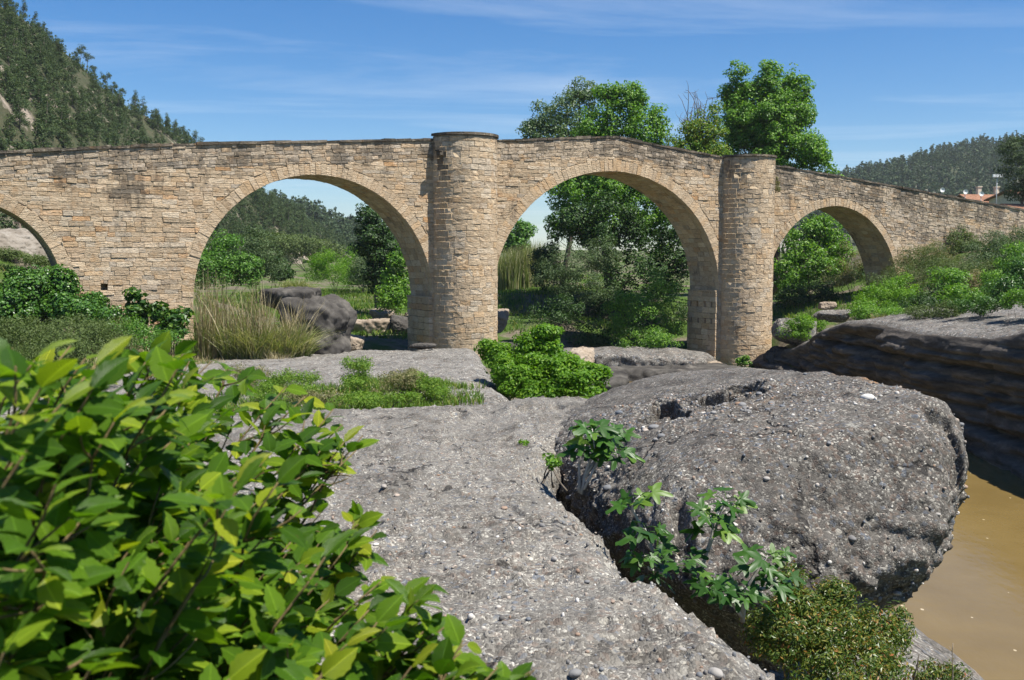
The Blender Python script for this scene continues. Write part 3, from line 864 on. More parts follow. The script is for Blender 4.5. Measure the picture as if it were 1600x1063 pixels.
link('water_spout', with_tint(mb.mesh('water_spout', M_COPE), (.5, .5, .5), .8), tower_objs[0])
# imposts (a thin ledge under each spring)
for sc, zs, a_, b_ in ARCH[1:]:
    mb = MB()
    mb.box((sc + a_ - .13, BW / 2 + .02, zs + BZ + .02), (.28, BW - .02, .10))
    link('impost_ledge', with_tint(mb.mesh('impost_ledge', M_WALL), (.4, .3, .5), .2), bridge)
# coping stones
s = S0
while s < S1:
    w = random.uniform(.55, 1.25)
    if not any(abs(s + w / 2 - tw[0]) < tw[1] - .3 for tw in TOW):
        mb = MB()
        th = random.uniform(.10, .16); ov = .07 + random.uniform(0, .06)
        za, zb = float(ztop(s)), float(ztop(s + w))
        V = []
        for x, zz in ((s + .008, za), (s + w - .008, zb)):
            for y in (-ov, .42):
                for dz in (0.003, th + random.uniform(-.02, .02)): V.append((x, y + random.uniform(-.02, .02), zz + dz + BZ))
        mb.add(V, [(0, 4, 5, 1), (2, 3, 7, 6), (1, 5, 7, 3), (0, 2, 6, 4), (0, 1, 3, 2), (4, 6, 7, 5)])
        link('coping_stone', with_tint(mb.mesh('coping_stone', M_COPE), (random.random(), random.random(), .5), .4 + .5 * random.random()), bridge)
    s += w
# the largest stones become objects, the rest one joined part
NS, NV = 296, 285
byk = {'stone': sorted([q for q in STONES if q['kind'] == 'stone'], key=lambda q: -q['area']), 'voussoir': sorted([q for q in STONES if q['kind'] == 'voussoir'], key=lambda q: -q['area'])}
MATOF = {'wall': M_WALL, 'rubble': M_RUB, 'ring': M_WALL, 'barrel': M_WALL, 'jamb': M_WALL, 'tower0': M_WALL, 'tower1': M_WALL}
rest = []
for kind, lim in (('stone', NS), ('voussoir', NV)):
    for i, q in enumerate(byk[kind]):
        if i < lim and q['area'] > 0:
            par = tower_objs[int(q['part'][-1])] if q['part'].startswith('tower') else bridge
            link(kind, with_tint(mesh(kind, q['V'], q['F'], MATOF[q['part']]), q['tint'], q['lich']), par)
        else: rest.append(q)
def join_stones(qs, name, mat, parent):
    if not qs: return
    V = np.concatenate([q['V'] for q in qs]); F = []; off = 0
    for q in qs:
        F += [tuple(i + off for i in f) for f in q['F']]; off += len(q['V'])
    tint = np.concatenate([np.tile([*q['tint'], 1.0], (len(q['V']), 1)) for q in qs]); li = np.concatenate([np.full(len(q['V']), q['lich']) for q in qs])
    ob = link(name, mesh(name, V, F, mat, False, {'tint': ('FLOAT_COLOR', tint), 'lichen': ('FLOAT', li)}), parent)
    tag(ob, kind='stuff'); return ob
join_stones([q for q in rest if q['part'] in ('wall', 'ring')], 'wall_stones', M_WALL, bridge)
join_stones([q for q in rest if q['part'] == 'rubble'], 'rubble_stones', M_RUB, bridge)
join_stones([q for q in rest if q['part'] in ('barrel', 'jamb')], 'arch_barrel_stones', M_WALL, bridge)
for ti in range(2): join_stones([q for q in rest if q['part'] == 'tower%d' % ti], 'tower_stones', M_WALL, tower_objs[ti])
print('stones', len(STONES))

# ================================================================== ROCKS
def icosphere(sub):
    bpy_me = None
    t0 = (1 + 5 ** .5) / 2
    V = [(-1, t0, 0), (1, t0, 0), (-1, -t0, 0), (1, -t0, 0), (0, -1, t0), (0, 1, t0), (0, -1, -t0), (0, 1, -t0), (t0, 0, -1), (t0, 0, 1), (-t0, 0, -1), (-t0, 0, 1)]
    F = np.array([(0, 11, 5), (0, 5, 1), (0, 1, 7), (0, 7, 10), (0, 10, 11), (1, 5, 9), (5, 11, 4), (11, 10, 2), (10, 7, 6), (7, 1, 8), (3, 9, 4), (3, 4, 2), (3, 2, 6), (3, 6, 8), (3, 8, 9), (4, 9, 5), (2, 4, 11), (6, 2, 10), (8, 6, 7), (9, 8, 1)])
    V = unit(np.array(V, float))
    for _ in range(sub):
        e = np.concatenate([F[:, [0, 1]], F[:, [1, 2]], F[:, [2, 0]]]); es = np.sort(e, 1)
        key = es[:, 0].astype(np.int64) * len(V) + es[:, 1]
        uq, first, inv = np.unique(key, return_index=True, return_inverse=True)
        mids = unit(V[es[first, 0]] + V[es[first, 1]])
        base = len(V); V = np.concatenate([V, mids])
        m = base + inv; n = len(F); a, b, c = m[:n], m[n:2 * n], m[2 * n:]
        F = np.concatenate([np.stack([F[:, 0], a, c], 1), np.stack([F[:, 1], b, a], 1), np.stack([F[:, 2], c, b], 1), np.stack([a, b, c], 1)])
    return V, F
ICO = {k: icosphere(k) for k in range(0, 8)}

def poly_rock(c, planes, sub=5, p=8.0, amp=(0.12, 0.04), freq=(0.6, 3.0), seed=1, ridged=0.0, zsquash=1.0):
    """closed rock: smooth intersection of half spaces (normal, point) about centre c"""
    c = np.asarray(c, float)
    D, F = ICO[sub]
    acc = np.zeros(len(D))
    for n, pt in planes:
        n = unit(n); h = float(np.dot(np.asarray(pt, float) - c, n))
        acc += np.maximum(0, D @ n / max(h, 1e-3)) ** p
    r = acc ** (-1.0 / p)
    V = c + D * r[:, None]
    nrm = D.copy()
    for a_, f_, s_ in ((amp[0], freq[0], seed), (amp[1], freq[1], seed + 9)):
        V = V + D * (a_ * fbm(V * f_, 5, s_))[:, None]
    if ridged:
        q = 1 - np.abs(fbm(V * freq[0] * 2.2, 4, seed + 21)) * 3
        V = V - D * (ridged * np.maximum(0, q))[:, None]
    return V, F

def rock_obj(name, V, F, mat, label, cat='rock', group=None, attrs=None):
    base = np.array([V[:, 0].mean(), V[:, 1].mean(), V[:, 2].min()])
    o = link(name, mesh(name, V - base, F, mat, True, attrs), None, base)
    return tag(o, label, cat, group)

# --- front slab and back slab: sheets with a rolled, dropping right edge
SLAB_Y = [0.5, 3, 4.2, 6.2, 8.5, 13, 16, 18, 19.5, 21, 22, 30, 42, 50, 54]
SLAB_Z = [-1.62, -1.68, -1.74, -1.94, -2.13, -2.44, -2.60, -2.70, -2.86, -2.98, -2.98, -3.40, -4.02, -4.50, -4.75]
def slab(name, y0, y1, nrow, ncol, xl, ex, zfun, label, mat, seed, rr=0.45, drop=2.6, backdrop=True, growth=True, rough=0.05):
    ys = y0 * (y1 / y0) ** np.linspace(0, 1, nrow) if growth else np.linspace(y0, y1, nrow)
    V = np.zeros((nrow, ncol, 3))
    nflat = int(ncol * .84); nroll = ncol - nflat
    for i, y in enumerate(ys):
        e = float(np.interp(y, ex[0], ex[1])) + 0.17 * float(fbm(np.array([[y * .9, seed, 0.0]]), 4, seed)[0]) + .09 * float(fbm(np.array([[y * 3.3, seed, 1.0]]), 4, seed)[0])
        l = float(np.interp(y, xl[0], xl[1]))
        tt = np.linspace(0, 1, nflat)
        tt = 1 - (1 - tt) ** 1.15
        xs = l + (e - rr - l) * tt
        th = np.linspace(0, 1, nroll + 1)[1:]
        ang = np.minimum(th * 2.2, 1) * math.pi / 2
        dr = np.maximum(0, th - 1 / 2.2) / (1 - 1 / 2.2)
        V[i, :nflat, 0] = xs; V[i, :nflat, 2] = 0
        V[i, nflat:, 0] = e - rr + rr * np.sin(ang) - 0.5 * dr * 0.6
        V[i, nflat:, 2] = -(rr * (1 - np.cos(ang))) - drop * dr
        V[i, :, 1] = y
        V[i, :, 2] += zfun(np.minimum(V[i, :, 0], e), y)
    Vf = V.reshape(-1, 3)
    # large and small relief, pushed along an approximate normal
    roll = np.clip((zz_roll := (Vf[:, 2] * 0)), 0, 1)
    n = np.zeros_like(Vf); n[:, 2] = 1
    flatmask = np.tile(np.concatenate([np.zeros(nflat), np.linspace(0, 1, nroll)]), nrow)
    n[:, 0] = flatmask; n[:, 2] = 1 - flatmask * .8; n = unit(n)
    d = 0.10 * fbm(Vf * .55, 4, seed) + rough * fbm(Vf * 2.6, 4, seed + 3) + 0.022 * fbm(Vf * 9.0, 3, seed + 5) + .012 * fbm(Vf * 26.0, 2, seed + 8)
    # shallow weathered steps across the bedding
    q = fbm(Vf * np.array([0.5, 1.0, 1.0]), 3, seed + 7) * 5
    d += 0.03 * (q - np.floor(q) > .86)
    Vf = Vf + n * d[:, None]
    V = Vf.reshape(nrow, ncol, 3)
    if backdrop:
        k = max(3, nrow // 22)
        w = np.linspace(0, 1, k) ** 2
        V[-k:, :, 2] -= (w * 1.6)[:, None]
    return V, (nrow, ncol)

fx_zs0 = lambda x, y: fx_zs(x, y) - .30 * (1 - sstep(20.0, 23.5, y))
fx_zs = lambda x, y: np.interp(y, SLAB_Y, SLAB_Z) + np.zeros_like(x) - 0.035 * np.maximum(0, -x - 1.0) + .16 * sstep(12.4, 15.0, y) * (1 - sstep(18.5, 20, y)) * sstep(-.6, .5, x)
E_FRONT = ([0.5, 2, 3, 4.2, 4.9, 5.9, 7.2, 8.8, 10.6, 12.2, 13.4, 14.6, 16, 18, 20, 22], [2.2, 1.75, 1.55, 1.30, 1.13, 0.95, 0.74, 0.63, 0.44, 0.55, 0.95, 1.25, 1.6, 1.7, 1.2, 1.0])
Vs, (nr, nc) = slab('front', 0.5, 22.3, 430, 400, ([0.5, 22], [-3.2, -13.5]), E_FRONT, fx_zs, None, M_CONG, 31)
sv = Vs.reshape(-1, 3)
for (px, py, Y, r, dp) in ((715, 652, 16.9, (.22, .5, 9), .22), (700, 660, 16.3, (.3, .4, 9), .10), (690, 850, 7.1, (.35, .16, 9), .05), (640, 882, 6.5, (.14, .08, 9), .045), (850, 905, 6.1, (.14, .22, 9), .05), (845, 890, 6.3, (.3, .3, 9), .03), (985, 1000, 4.75, (.25, .2, 9), .05), (1000, 958, 5.3, (.2, .2, 9), .035),
                           (600, 985, 5.2, (.3, .15, 9), .04), (760, 815, 8.1, (.25, .12, 9), .04), (840, 640, 16.8, (.5, .8, 9), .16), (900, 1010, 4.7, (.35, .12, 9), .035), (610, 860, 6.9, (.5, .2, 9), .03)):
    c = P(px, py, Y); d = np.sqrt(((sv[:, 0] - c[0]) / r[0]) ** 2 + ((sv[:, 1] - c[1]) / r[1]) ** 2); d = d + .35 * fbm(sv * 5.0, 3, 91)
    sv[:, 2] -= dp * sstep(1.0, .55, d) if False else dp * (1 - sstep(.55, 1.0, d))
Vs = sv.reshape(Vs.shape)
SLAB_F = Vs
front = rock_obj('conglomerate_slab', Vs.reshape(-1, 3), grid_faces(nr, nc), M_CONG, 'long pale grey pebbly rock slab sloping away from the foreground to the weeds', 'rock')
E_BACK = ([20, 22, 26, 32, 40, 48, 54], [0.15, 0.12, -0.15, -0.55, -1.1, -1.6, -1.9])
Vb, (nr2, nc2) = slab('back', 18.3, 53.5, 200, 200, ([18, 53], [-12.5, -14.5]), E_BACK, fx_zs0, None, M_CONG_BACK, 47, rr=.7, drop=2.4)
back = rock_obj('bedrock_shelf', Vb.reshape(-1, 3), grid_faces(nr2, nc2), M_CONG_BACK, 'flat grey bedrock shelf behind the weeds, reaching the foot of the left tower', 'rock')

# --- the big boulder
bc = (2.6, 12.2, -3.0)
BPL = [((-.16, .05, 1), (3, 11.5, -1.66)), ((1, -.25, .22), (4.98, 11.5, -2.1)), ((.75, .2, .62), (4.75, 13.2, -1.95)), ((.8, -.6, -.05), (4.50, 9.5, -2.2)), ((.88, -.28, -.35), P(1528, 800, 9.3)), ((.5, -.5, -.72), P(1445, 905, 8.6)), ((-.45, .15, 1), (.75, 16.2, -2.52)), ((-.7, -.1, 1), (.9, 13.0, -2.2)),
       ((-.12, -1, .14), (2.4, 8.15, -2.3)), ((.2, -.9, .55), (3.0, 8.75, -1.95)), ((.0, -.72, .9), (2.6, 9.6, -1.74)), ((.25, -.62, -.75), (3.1, 8.5, -2.95)), ((-.986, -.16, .10), (.95, 10.1, -2.3)), ((-.8, -.6, .12), (1.5, 8.6, -2.4)),
       ((0, 1, .3), (2.4, 19.3, -2.4)), ((.6, .8, .3), (4.8, 17, -2.0)), ((0, 0, -1), (2, 12, -4.3)), ((.6, 0, -.8), (4.0, 12, -3.4)), ((-.6, -.3, -.75), (1.25, 9.2, -2.95))]
Vr, Fr = poly_rock(bc, BPL, 7, 13.0, (0.20, 0.10), (0.6, 2.1), 61)
# pebbly relief, hollows and the dark cleft on top
nD = unit(Vr - np.array(bc))
lower = sstep(-1.95, -2.7, Vr[:, 2])
lower = 1 - sstep(-2.6, -1.9, Vr[:, 2])
Vr = Vr + nD * ((.075 * lower) * fbm(Vr * np.array([3.2, 3.2, 5.0]), 4, 67) + (0.030 + .045 * lower) * fbm(Vr * 8.0, 3, 71) + (.012 + .018 * lower) * fbm(Vr * 24.0, 2, 75))[:, None]
def dent(V, c, r, depth, dirn=(0, 0, -1)):
    d = np.linalg.norm((V - np.asarray(c)) / np.asarray(r), axis=1)
    d = d + .45 * fbm(V * 4.5, 3, 93); w = np.clip(1 - d, 0, 1); w = np.minimum(1, w * 3.6)
    return V + (w * depth)[:, None] * unit(dirn)[None, :]
for (px, py, Y, r, dp) in ((1045, 662, 12.2, (.20, .8, .6), .30), (1020, 672, 12.0, (.35, .4, .6), .14), (1140, 652, 12.6, (.40, .26, .6), .24), (1165, 650, 12.8, (.28, .2, .6), .16),
                           (885, 632, 16.6, (.55, .9, .8), .34), (862, 640, 16.2, (.5, .8, .8), .22), (1480, 690, 9.8, (.2, .6, .5), .16), (1075, 780, 8.6, (.12, .6, .9), .14)):
    c = P(px, py, Y)
    Vr = dent(Vr, (c[0], c[1], -1.75 if Y > 11 else c[2]), r, dp, (0, .5, -.85))
li = np.clip(1.1 - np.linalg.norm((Vr - P(1390, 607, 13.2)) / np.array([0.62, 2.2, .5]), axis=1), 0, 1)
boulder = rock_obj('conglomerate_boulder', Vr, Fr, M_CONG_B, 'huge rounded dark grey pebbly boulder overhanging the brown river', 'rock', attrs={'lichen': ('FLOAT', np.minimum(1, li * 1.6))})

# --- low ledge at the waterline, under the boulder
Vl, Fl = poly_rock((4.2, 13.5, -8.2), [((.48, .03, 1), (5.2, 14, -5.55)), ((1, .05, .25), (8.2, 17.5, -7.2)), ((.9, -.5, .5), (7.3, 12.0, -7.0)), ((0, 1, .2), (5, 24.5, -7)), ((.6, .8, .3), (7.6, 22, -7.2)),
                                       ((0, -1, .3), (3, 4.6, -6)), ((-1, 0, 0), (-1.2, 12, -6)), ((-.5, 0, .9), (1.4, 12, -4.4)), ((0, 0, -1), (4, 12, -10))], 6, 9, (.22, .08), (.4, 1.6), 83)
ledge = rock_obj('waterside_ledge', Vl, Fl, M_CLIFFTOP, 'smooth grey rock ledge dipping into the water below the boulder', 'rock')

# --- right bank cliff
def cliff():
    ys = np.linspace(26, 65, 260); prof = 110; npt = 150
    V = np.zeros((len(ys), npt, 3))
    topz = lambda y: np.interp(y, [24, 28, 32, 34.6, 38, 43, 48, 51, 54, 57, 60, 65], [-1.7, -1.9, -2.12, -2.42, -3.0, -3.17, -3.1, -3.3, -3.9, -4.7, -5.5, -6.3])
    xe = lambda y: np.interp(y, [24, 38, 43, 51, 57, 65], [17.6, 17.6, 17.0, 16.6, 16.3, 15.6])
    for i, y in enumerate(ys):
        zt = float(topz(y)); e = float(xe(y)) + .5 * float(fbm(np.array([[y * .22, 3.3, 0]]), 4, 3)[0]) + .12 * float(fbm(np.array([[y * 1.1, 3.3, 0]]), 3, 4)[0])
        nt_ = 50
        xt = np.linspace(e + 9, e + .35, nt_)
        V[i, :nt_, 0] = xt; V[i, :nt_, 2] = zt + .10 * (xt - e) * 1.0 + .25 * sstep(0, 4, xt - e)
        th = np.linspace(0, 1, npt - nt_ + 1)[1:]
        zf = zt - .02 + (-9.2 - zt) * th
        dep = zt - zf
        rl = .35 * np.sqrt(np.maximum(0, 1 - (np.minimum(dep, .45) / .45 - 1) ** 2))
        xf = e + .35 - rl - .12 * dep
        # strata: benches, undercuts and a deep groove
        zz_ = zf + .12 * np.sin(y * .16) + .10 * float(fbm(np.array([[y * .3, 8.1, 0]]), 2, 9)[0])
        lay = np.zeros_like(zf)
        for z0, wd, a_ in ((-4.25, .10, .75), (-5.72, .10, .40), (-6.35, .13, 1.0), (-5.0, .05, .25), (-3.75, .06, .22), (-6.9, .06, .3)):
            lay += a_ * np.exp(-((zz_ - z0) / wd) ** 2) * sstep(24, 30, y) * (0.55 + .45 * float(fbm(np.array([[y * .35, z0, 0]]), 2, 17)[0]))
        st = np.floor((zz_ + 9) / .72); lay += .30 * (_h(st.astype(np.int64), np.full(len(st), int(y / 3.1 + (st[0] % 3))), np.zeros(len(st), np.int64), 5) + .2)
        lay += -.35 * ((zz_ < -6.42))
        s2 = np.floor((zz_ + 9) / .23).astype(np.int64)
        lay += .13 * _h(s2, np.full(len(s2), int(math.floor(y / 1.9 + 3.7 * math.sin(i * 0.0)))) + s2 * 3, np.ones(len(s2), np.int64), 8)
        lay += .16 * _h(np.floor((zz_ + 9) / .95).astype(np.int64), np.full(len(s2), int(y / 4.3)), np.zeros(len(s2), np.int64), 12)
        V[i, nt_:, 0] = xf + lay * sstep(.2, .7, dep); V[i, nt_:, 2] = zf
        V[i, :, 1] = y
    Vf = V.reshape(-1, 3)
    flat = np.tile(np.concatenate([np.zeros(50), np.ones(100)]), len(ys))
    n = np.stack([-flat, 0 * flat, 1 - flat], 1)
    d = .20 * fbm(Vf * np.array([.3, .3, .5]), 4, 41) * (0.3 + .7 * flat) + .08 * fbm(Vf * np.array([1.2, 1.2, 2.4]), 4, 44) * (.5 + .5 * flat) + .03 * fbm(Vf * 6, 3, 46)
    return Vf + n * d[:, None], (len(ys), npt), flat
Vc, (cr, ccn), flat = cliff()
Fc = grid_faces(cr, ccn)[:, ::-1]
mi = (flat[Fc].mean(1) > .55).astype(int)
base = np.array([17, 45, -7.2])
cl = link('river_cliff', mesh('river_cliff', Vc - base, Fc, [M_CLIFFTOP, M_CLIFF], True, midx=mi), None, base)
tag(cl, 'dark layered rock cliff along the far side of the brown river', 'cliff')

def boulder_at(px, py, Y, wpx, hpx, dep, mat, label, seed, sub=5, name='boulder', sink=.35, top=.2, group=None):
    """loose boulder: photo box centre and size, at depth Y"""
    c = P(px, py, Y); sx = wpx / 1600 * Y / 2; sz = hpx / 1600 * Y / 2
    rr = np.random.default_rng(seed)
    pl = []
    for k in range(11):
        n = unit(rr.normal(size=3)); s_ = rr.uniform(.8, 1.05)
        pl.append((n * np.array([1 / sx, 1 / dep, 1 / sz]), c + n * s_ * np.array([sx, dep, sz])))
    pl += [((0, 0, 1), c + np.array([0, 0, sz])), ((0, 0, -1), c - np.array([0, 0, sz * (1 + sink)])), ((1, 0, 0), c + np.array([sx, 0, 0])), ((-1, 0, 0), c - np.array([sx, 0, 0])), ((0, -1, 0), c - np.array([0, dep, 0])), ((0, 1, 0), c + np.array([0, dep, 0]))]
    m_ = min(sx, sz)
    V, F = poly_rock(c, pl, sub, 11, (m_ * .34, m_ * .13), (.7 / m_, 2.6 / m_), seed, m_ * .10)
    return rock_obj(name, V, F, mat, label, 'rock', group)
boulder_at(505, 515, 51, 105, 110, 2.2, M_GREYROCK, 'dark overhanging grey rock beside the dry reeds under the left arch', 3)
boulder_at(455, 470, 52, 90, 40, 2.4, M_GREYROCK, 'low grey rock shelf topped by dry reeds under the left arch', 5)
boulder_at(583, 520, 65, 62, 42, 1.3, M_TAN, 'rounded tan boulder in sunlight between dark rock and pier', 8)
boulder_at(598, 494, 70, 40, 22, .8, M_TAN, 'small pale boulder lying on the grass behind the tan boulder', 12)
boulder_at(630, 514, 64, 34, 42, 1.0, M_GREYROCK, 'grey split boulder touching the left pier', 14)
boulder_at(552, 536, 56, 40, 28, .8, M_TAN, 'low tan rock in front of the dark overhanging rock', 18)
boulder_at(640, 500, 68, 24, 24, .7, M_TAN, 'pale stone block just left of the left pier', 19)
boulder_at(905, 560, 61, 50, 30, 1.5, M_TAN, 'tan sunlit boulder right of the bright green bush under the middle arch', 21)
boulder_at(1000, 566, 64, 260, 44, 3.4, M_CLIFFTOP, 'broad grey rock in shade under the middle arch', 25)
boulder_at(1110, 574, 63, 62, 18, 1.0, M_TAN, 'flat tan ledge rock at the foot of the right tower', 27)
boulder_at(790, 545, 58, 60, 22, 1.2, M_GREYROCK, 'flat grey rock right of the left tower foot', 29)
boulder_at(783, 500, 66, 26, 34, .8, M_TAN, 'small tan rock just past the left tower under the middle arch', 33)
boulder_at(1215, 560, 62, 50, 40, 1.4, M_GREYROCK, 'grey rock at the foot of the cliff beside the right tower', 35)
boulder_at(1291, 479, 68, 26, 14, .6, M_TAN, 'squared ochre stone lying on the bank under the right arch', 37)
boulder_at(1300, 492, 64, 60, 16, 1.5, M_CLIFFTOP, 'pale flat rock on the bank below the right arch', 39)
boulder_at(1235, 520, 62, 60, 40, 2.2, M_CLIFFTOP, 'pale grey rock slope right of the right tower foot', 43)
boulder_at(660, 541, 50, 44, 10, .5, M_GREYROCK, 'small loose flat stone on the shelf before the left tower', 45)

boulder_at(1060, 592, 60, 260, 40, 2.6, M_GREYROCK, 'long dark rock shelf below the right tower behind the boulder crest', 51)
boulder_at(920, 600, 52, 120, 40, 2.2, M_GREYROCK, 'grey rock hump behind the bright bush and boulder', 53)
boulder_at(1170, 590, 58, 130, 30, 2.0, M_CLIFFTOP, 'pale rock apron under the right tower foot', 57)

# ================================================================== HILLS AND FOREST
def hill(name, ridge, foot, label, mat, seed, nu=160, nv=60, amp=3.0, fr=.03):
    rp = np.array([P(*q) for q in ridge]); fp = np.array([P(*q) for q in foot])
    u = np.linspace(0, 1, nu); ui = np.linspace(0, 1, len(ridge))
    RP = np.stack([np.interp(u, ui, rp[:, k]) for k in range(3)], 1); FP = np.stack([np.interp(u, ui, fp[:, k]) for k in range(3)], 1)
    rows = []
    for t_ in np.linspace(-.15, 1, nv):
        q = FP + (RP - FP) * t_
        q[:, 2] += (RP[:, 2] - FP[:, 2]) * .10 * math.sin(math.pi * max(0, t_))
        rows.append(q)
    for t_ in np.linspace(.05, 1, 18):      # the far side falls away again
        q = RP + (RP - FP) * t_ * np.array([1, 1, 0]); q[:, 2] = RP[:, 2] + (FP[:, 2] - 12 - RP[:, 2]) * t_ ** 1.3
        rows.append(q)
    V = np.array(rows); sh = V.shape
    Vf = V.reshape(-1, 3)
    Vf[:, 2] += amp * fbm(Vf * fr, 5, seed) + amp * .35 * fbm(Vf * fr * 5, 3, seed + 4)
    V = Vf.reshape(sh)
    ob = link(name, mesh(name, Vf, grid_faces(sh[0], sh[1]), mat, True))
    tag(ob, label, 'hill', kind='structure')
    return V, nv
def hill_mat(name, rock, soil, green, sc):
    m, t, o = newmat(name); g = N(t); pos = g.pos()
    a = g.noise(pos, sc, 6, 0.65); b = g.noise(pos, sc * 6, 5, 0.7)
    col = g.ramp(b, [(0.3, soil), (0.7, green)])
    col = g.mix(sstep_node(g, a, 0.54, 0.62), col, g.mix(b, rock, tuple(x * .45 for x in rock)))
    p = g.principled(col, 0.95, 0.1, g.bump(g.math('ADD', a, b), 0.9, 0.6)); g.l(p.outputs[0], o.inputs['Surface']); return m
M_HILL = hill_mat('scrubby_hillside', (0.36, 0.30, 0.24), (0.078, 0.070, 0.042), (0.036, 0.05, 0.022), .09)
M_HILLF = hill_mat('wooded_hillside', (0.34, 0.31, 0.27), (0.075, 0.075, 0.045), (0.045, 0.065, 0.032), .03)
LH, lnv = hill('left_hill', [(-320, -190, 190), (-150, -85, 200), (0, 16, 215), (100, 86, 235), (200, 172, 255), (310, 240, 285), (400, 306, 310), (480, 352, 330), (560, 396, 350)],
               [(-320, 430, 90), (-150, 410, 100), (0, 398, 110), (100, 398, 130), (200, 398, 150), (310, 398, 180), (400, 398, 215), (480, 399, 260), (560, 401, 330)], 'steep wooded rocky hill at the left behind the bridge', M_HILL, 101, amp=3.5)
FH, fnv = hill('far_hill', [(200, 290, 430), (400, 319, 440), (450, 329, 450), (500, 342, 460), (560, 366, 470), (640, 394, 480), (780, 402, 500), (900, 404, 520)],
               [(200, 398, 330), (400, 398, 340), (450, 398, 345), (500, 398, 350), (560, 399, 360), (640, 400, 380), (780, 402, 430), (900, 403, 460)], 'distant wooded hill seen through the left arch', M_HILLF, 111, amp=3.0)
RH, rnv = hill('right_hill', [(1150, 345, 640), (1250, 305, 650), (1330, 281, 660), (1400, 262, 680), (1500, 237, 700), (1580, 223, 720), (1700, 211, 740), (1950, 205, 760)],
               [(1150, 392, 420), (1250, 390, 420), (1330, 388, 430), (1400, 385, 440), (1500, 380, 450), (1580, 378, 460), (1700, 375, 470), (1950, 375, 480)], 'long dark wooded hill at the right behind the village', M_HILLF, 121, amp=5.0, fr=.015)

def leaf_cloud(pos, nrm, size, aspect=.5, fold=.25, rng=R, tipdir=None):
    n = len(pos)
    size = np.broadcast_to(size, (n,)) * rng.uniform(.7, 1.25, n)
    N_ = unit(nrm)
    T = rng.normal(size=(n, 3)) if tipdir is None else tipdir + .35 * rng.normal(size=(n, 3))
    T = unit(T - (T * N_).sum(1, keepdims=True) * N_)
    W = np.cross(N_, T)
    s = size[:, None]
    V = np.empty((n, 4, 3))
    V[:, 0] = pos - T * s * .5
    mid = pos - T * s * .05
    V[:, 1] = mid + W * s * aspect * .5 + N_ * s * fold * aspect * .5
    V[:, 2] = pos + T * s * .5 - N_ * s * .10
    V[:, 3] = mid - W * s * aspect * .5 + N_ * s * fold * aspect * .5
    i = np.arange(n)[:, None] * 4
    F = np.concatenate([i + np.array([[0, 2, 1]]), i + np.array([[0, 3, 2]])], 1).reshape(-1, 3)
    return V.reshape(-1, 3), F, np.repeat(rng.random(n), 4)

def crown_pts(blobs, nleaf, rc, rng, shell=.5, nclump=None, up=.45, droop=0.0):
    C = np.array([b[0] for b in blobs]); Rr = np.array([b[1] for b in blobs])
    wt = (Rr.prod(1)) ** (2 / 3); wt /= wt.sum()
    if nclump is None: nclump = max(6, int(nleaf / 90))
    bi = rng.choice(len(blobs), nclump, p=wt)
    D = unit(rng.normal(size=(nclump, 3)))
    r = shell + (1 - shell) * rng.random(nclump) ** .6
    cc_ = C[bi] + Rr[bi] * D * r[:, None]
    crs = rc * rng.uniform(.55, 1.45, nclump)
    w2 = crs ** 2; w2 /= w2.sum()
    li = rng.choice(nclump, nleaf, p=w2)
    off = rng.normal(size=(nleaf, 3)); off = off / np.maximum(1, np.linalg.norm(off, axis=1, keepdims=True) / 1.5)
    pos = cc_[li] + off * crs[li][:, None] * np.array([.62, .62, .46])
    pos[:, 2] -= droop * (off[:, :2] ** 2).sum(1) * crs[li]
    fill = rng.random(nleaf) < .16
    kf = int(fill.sum()); bj = rng.choice(len(blobs), kf, p=wt)
    pos[fill] = C[bj] + Rr[bj] * unit(rng.normal(size=(kf, 3))) * (rng.random((kf, 1)) ** .45) * 1.02
    nr = .55 * off + .55 * D[li] + np.array([0, 0, up]) + .55 * rng.normal(size=(nleaf, 3))
    return pos, nr, cc_

def pxblob(px, py, Y, w, h, d=None):
    s = Y / 1600 / 2
    return (P(px, py, Y), np.array([w * s, (d if d is not None else (w * s)), h * s]))

def plant(name, label, cat, base, blobs, mat, nleaf, size, rc, trunk=None, aspect=.5, group=None, seed=0, shell=.5, up=.45, barkmat=None, limbs=7, extra=None, droop=0., crown='foliage', nclump=None):
    """Empty at the foot > foliage, stems / trunk"""
    rng = np.random.default_rng(seed + 1000)
    base = np.asarray(base, float)
    root = empty(name, base, 0, label, cat, group)
    bl = [pxblob(*b) for b in blobs]
    pos, nr, cl_ = crown_pts(bl, nleaf, rc, rng, shell, nclump, up, droop)
    V, F, rn = leaf_cloud(pos, nr, size, aspect, rng=rng)
    link(crown, mesh(crown, V - base, F, mat, False, {'rnd': ('FLOAT', rn)}), root)
    mb = MB()
    r0 = trunk if trunk else max(.012, size * .12)
    top = max(bl, key=lambda b: b[0][2])
    ctr = np.mean([b[0] for b in bl], axis=0)
    pick = cl_[rng.choice(len(cl_), min(limbs, len(cl_)), replace=False)]
    if trunk:
        tp = bent(base - [0, 0, .4], top[0], 9, .025)
        mb.tube(tp, np.linspace(r0, r0 * .22, 9), 9)
        for q in pick:
            k = rng.integers(3, 7)
            mb.tube(bent(tp[k], q, 6, .05, .06), np.linspace(r0 * .42 * (1 - k / 11), r0 * .05, 6), 6)
        link('trunk', mb.mesh('trunk', barkmat or M_BARK, True, base), root)
    else:
        for q in pick:
            mb.tube(bent(base + rng.normal(size=3) * [.12, .12, 0] * max(1, r0 * 10) - [0, 0, .15], q, 6, .05), np.linspace(r0, r0 * .25, 6), 5)
        link('stem', mb.mesh('stem', barkmat or M_BARK, True, base), root)
    return root

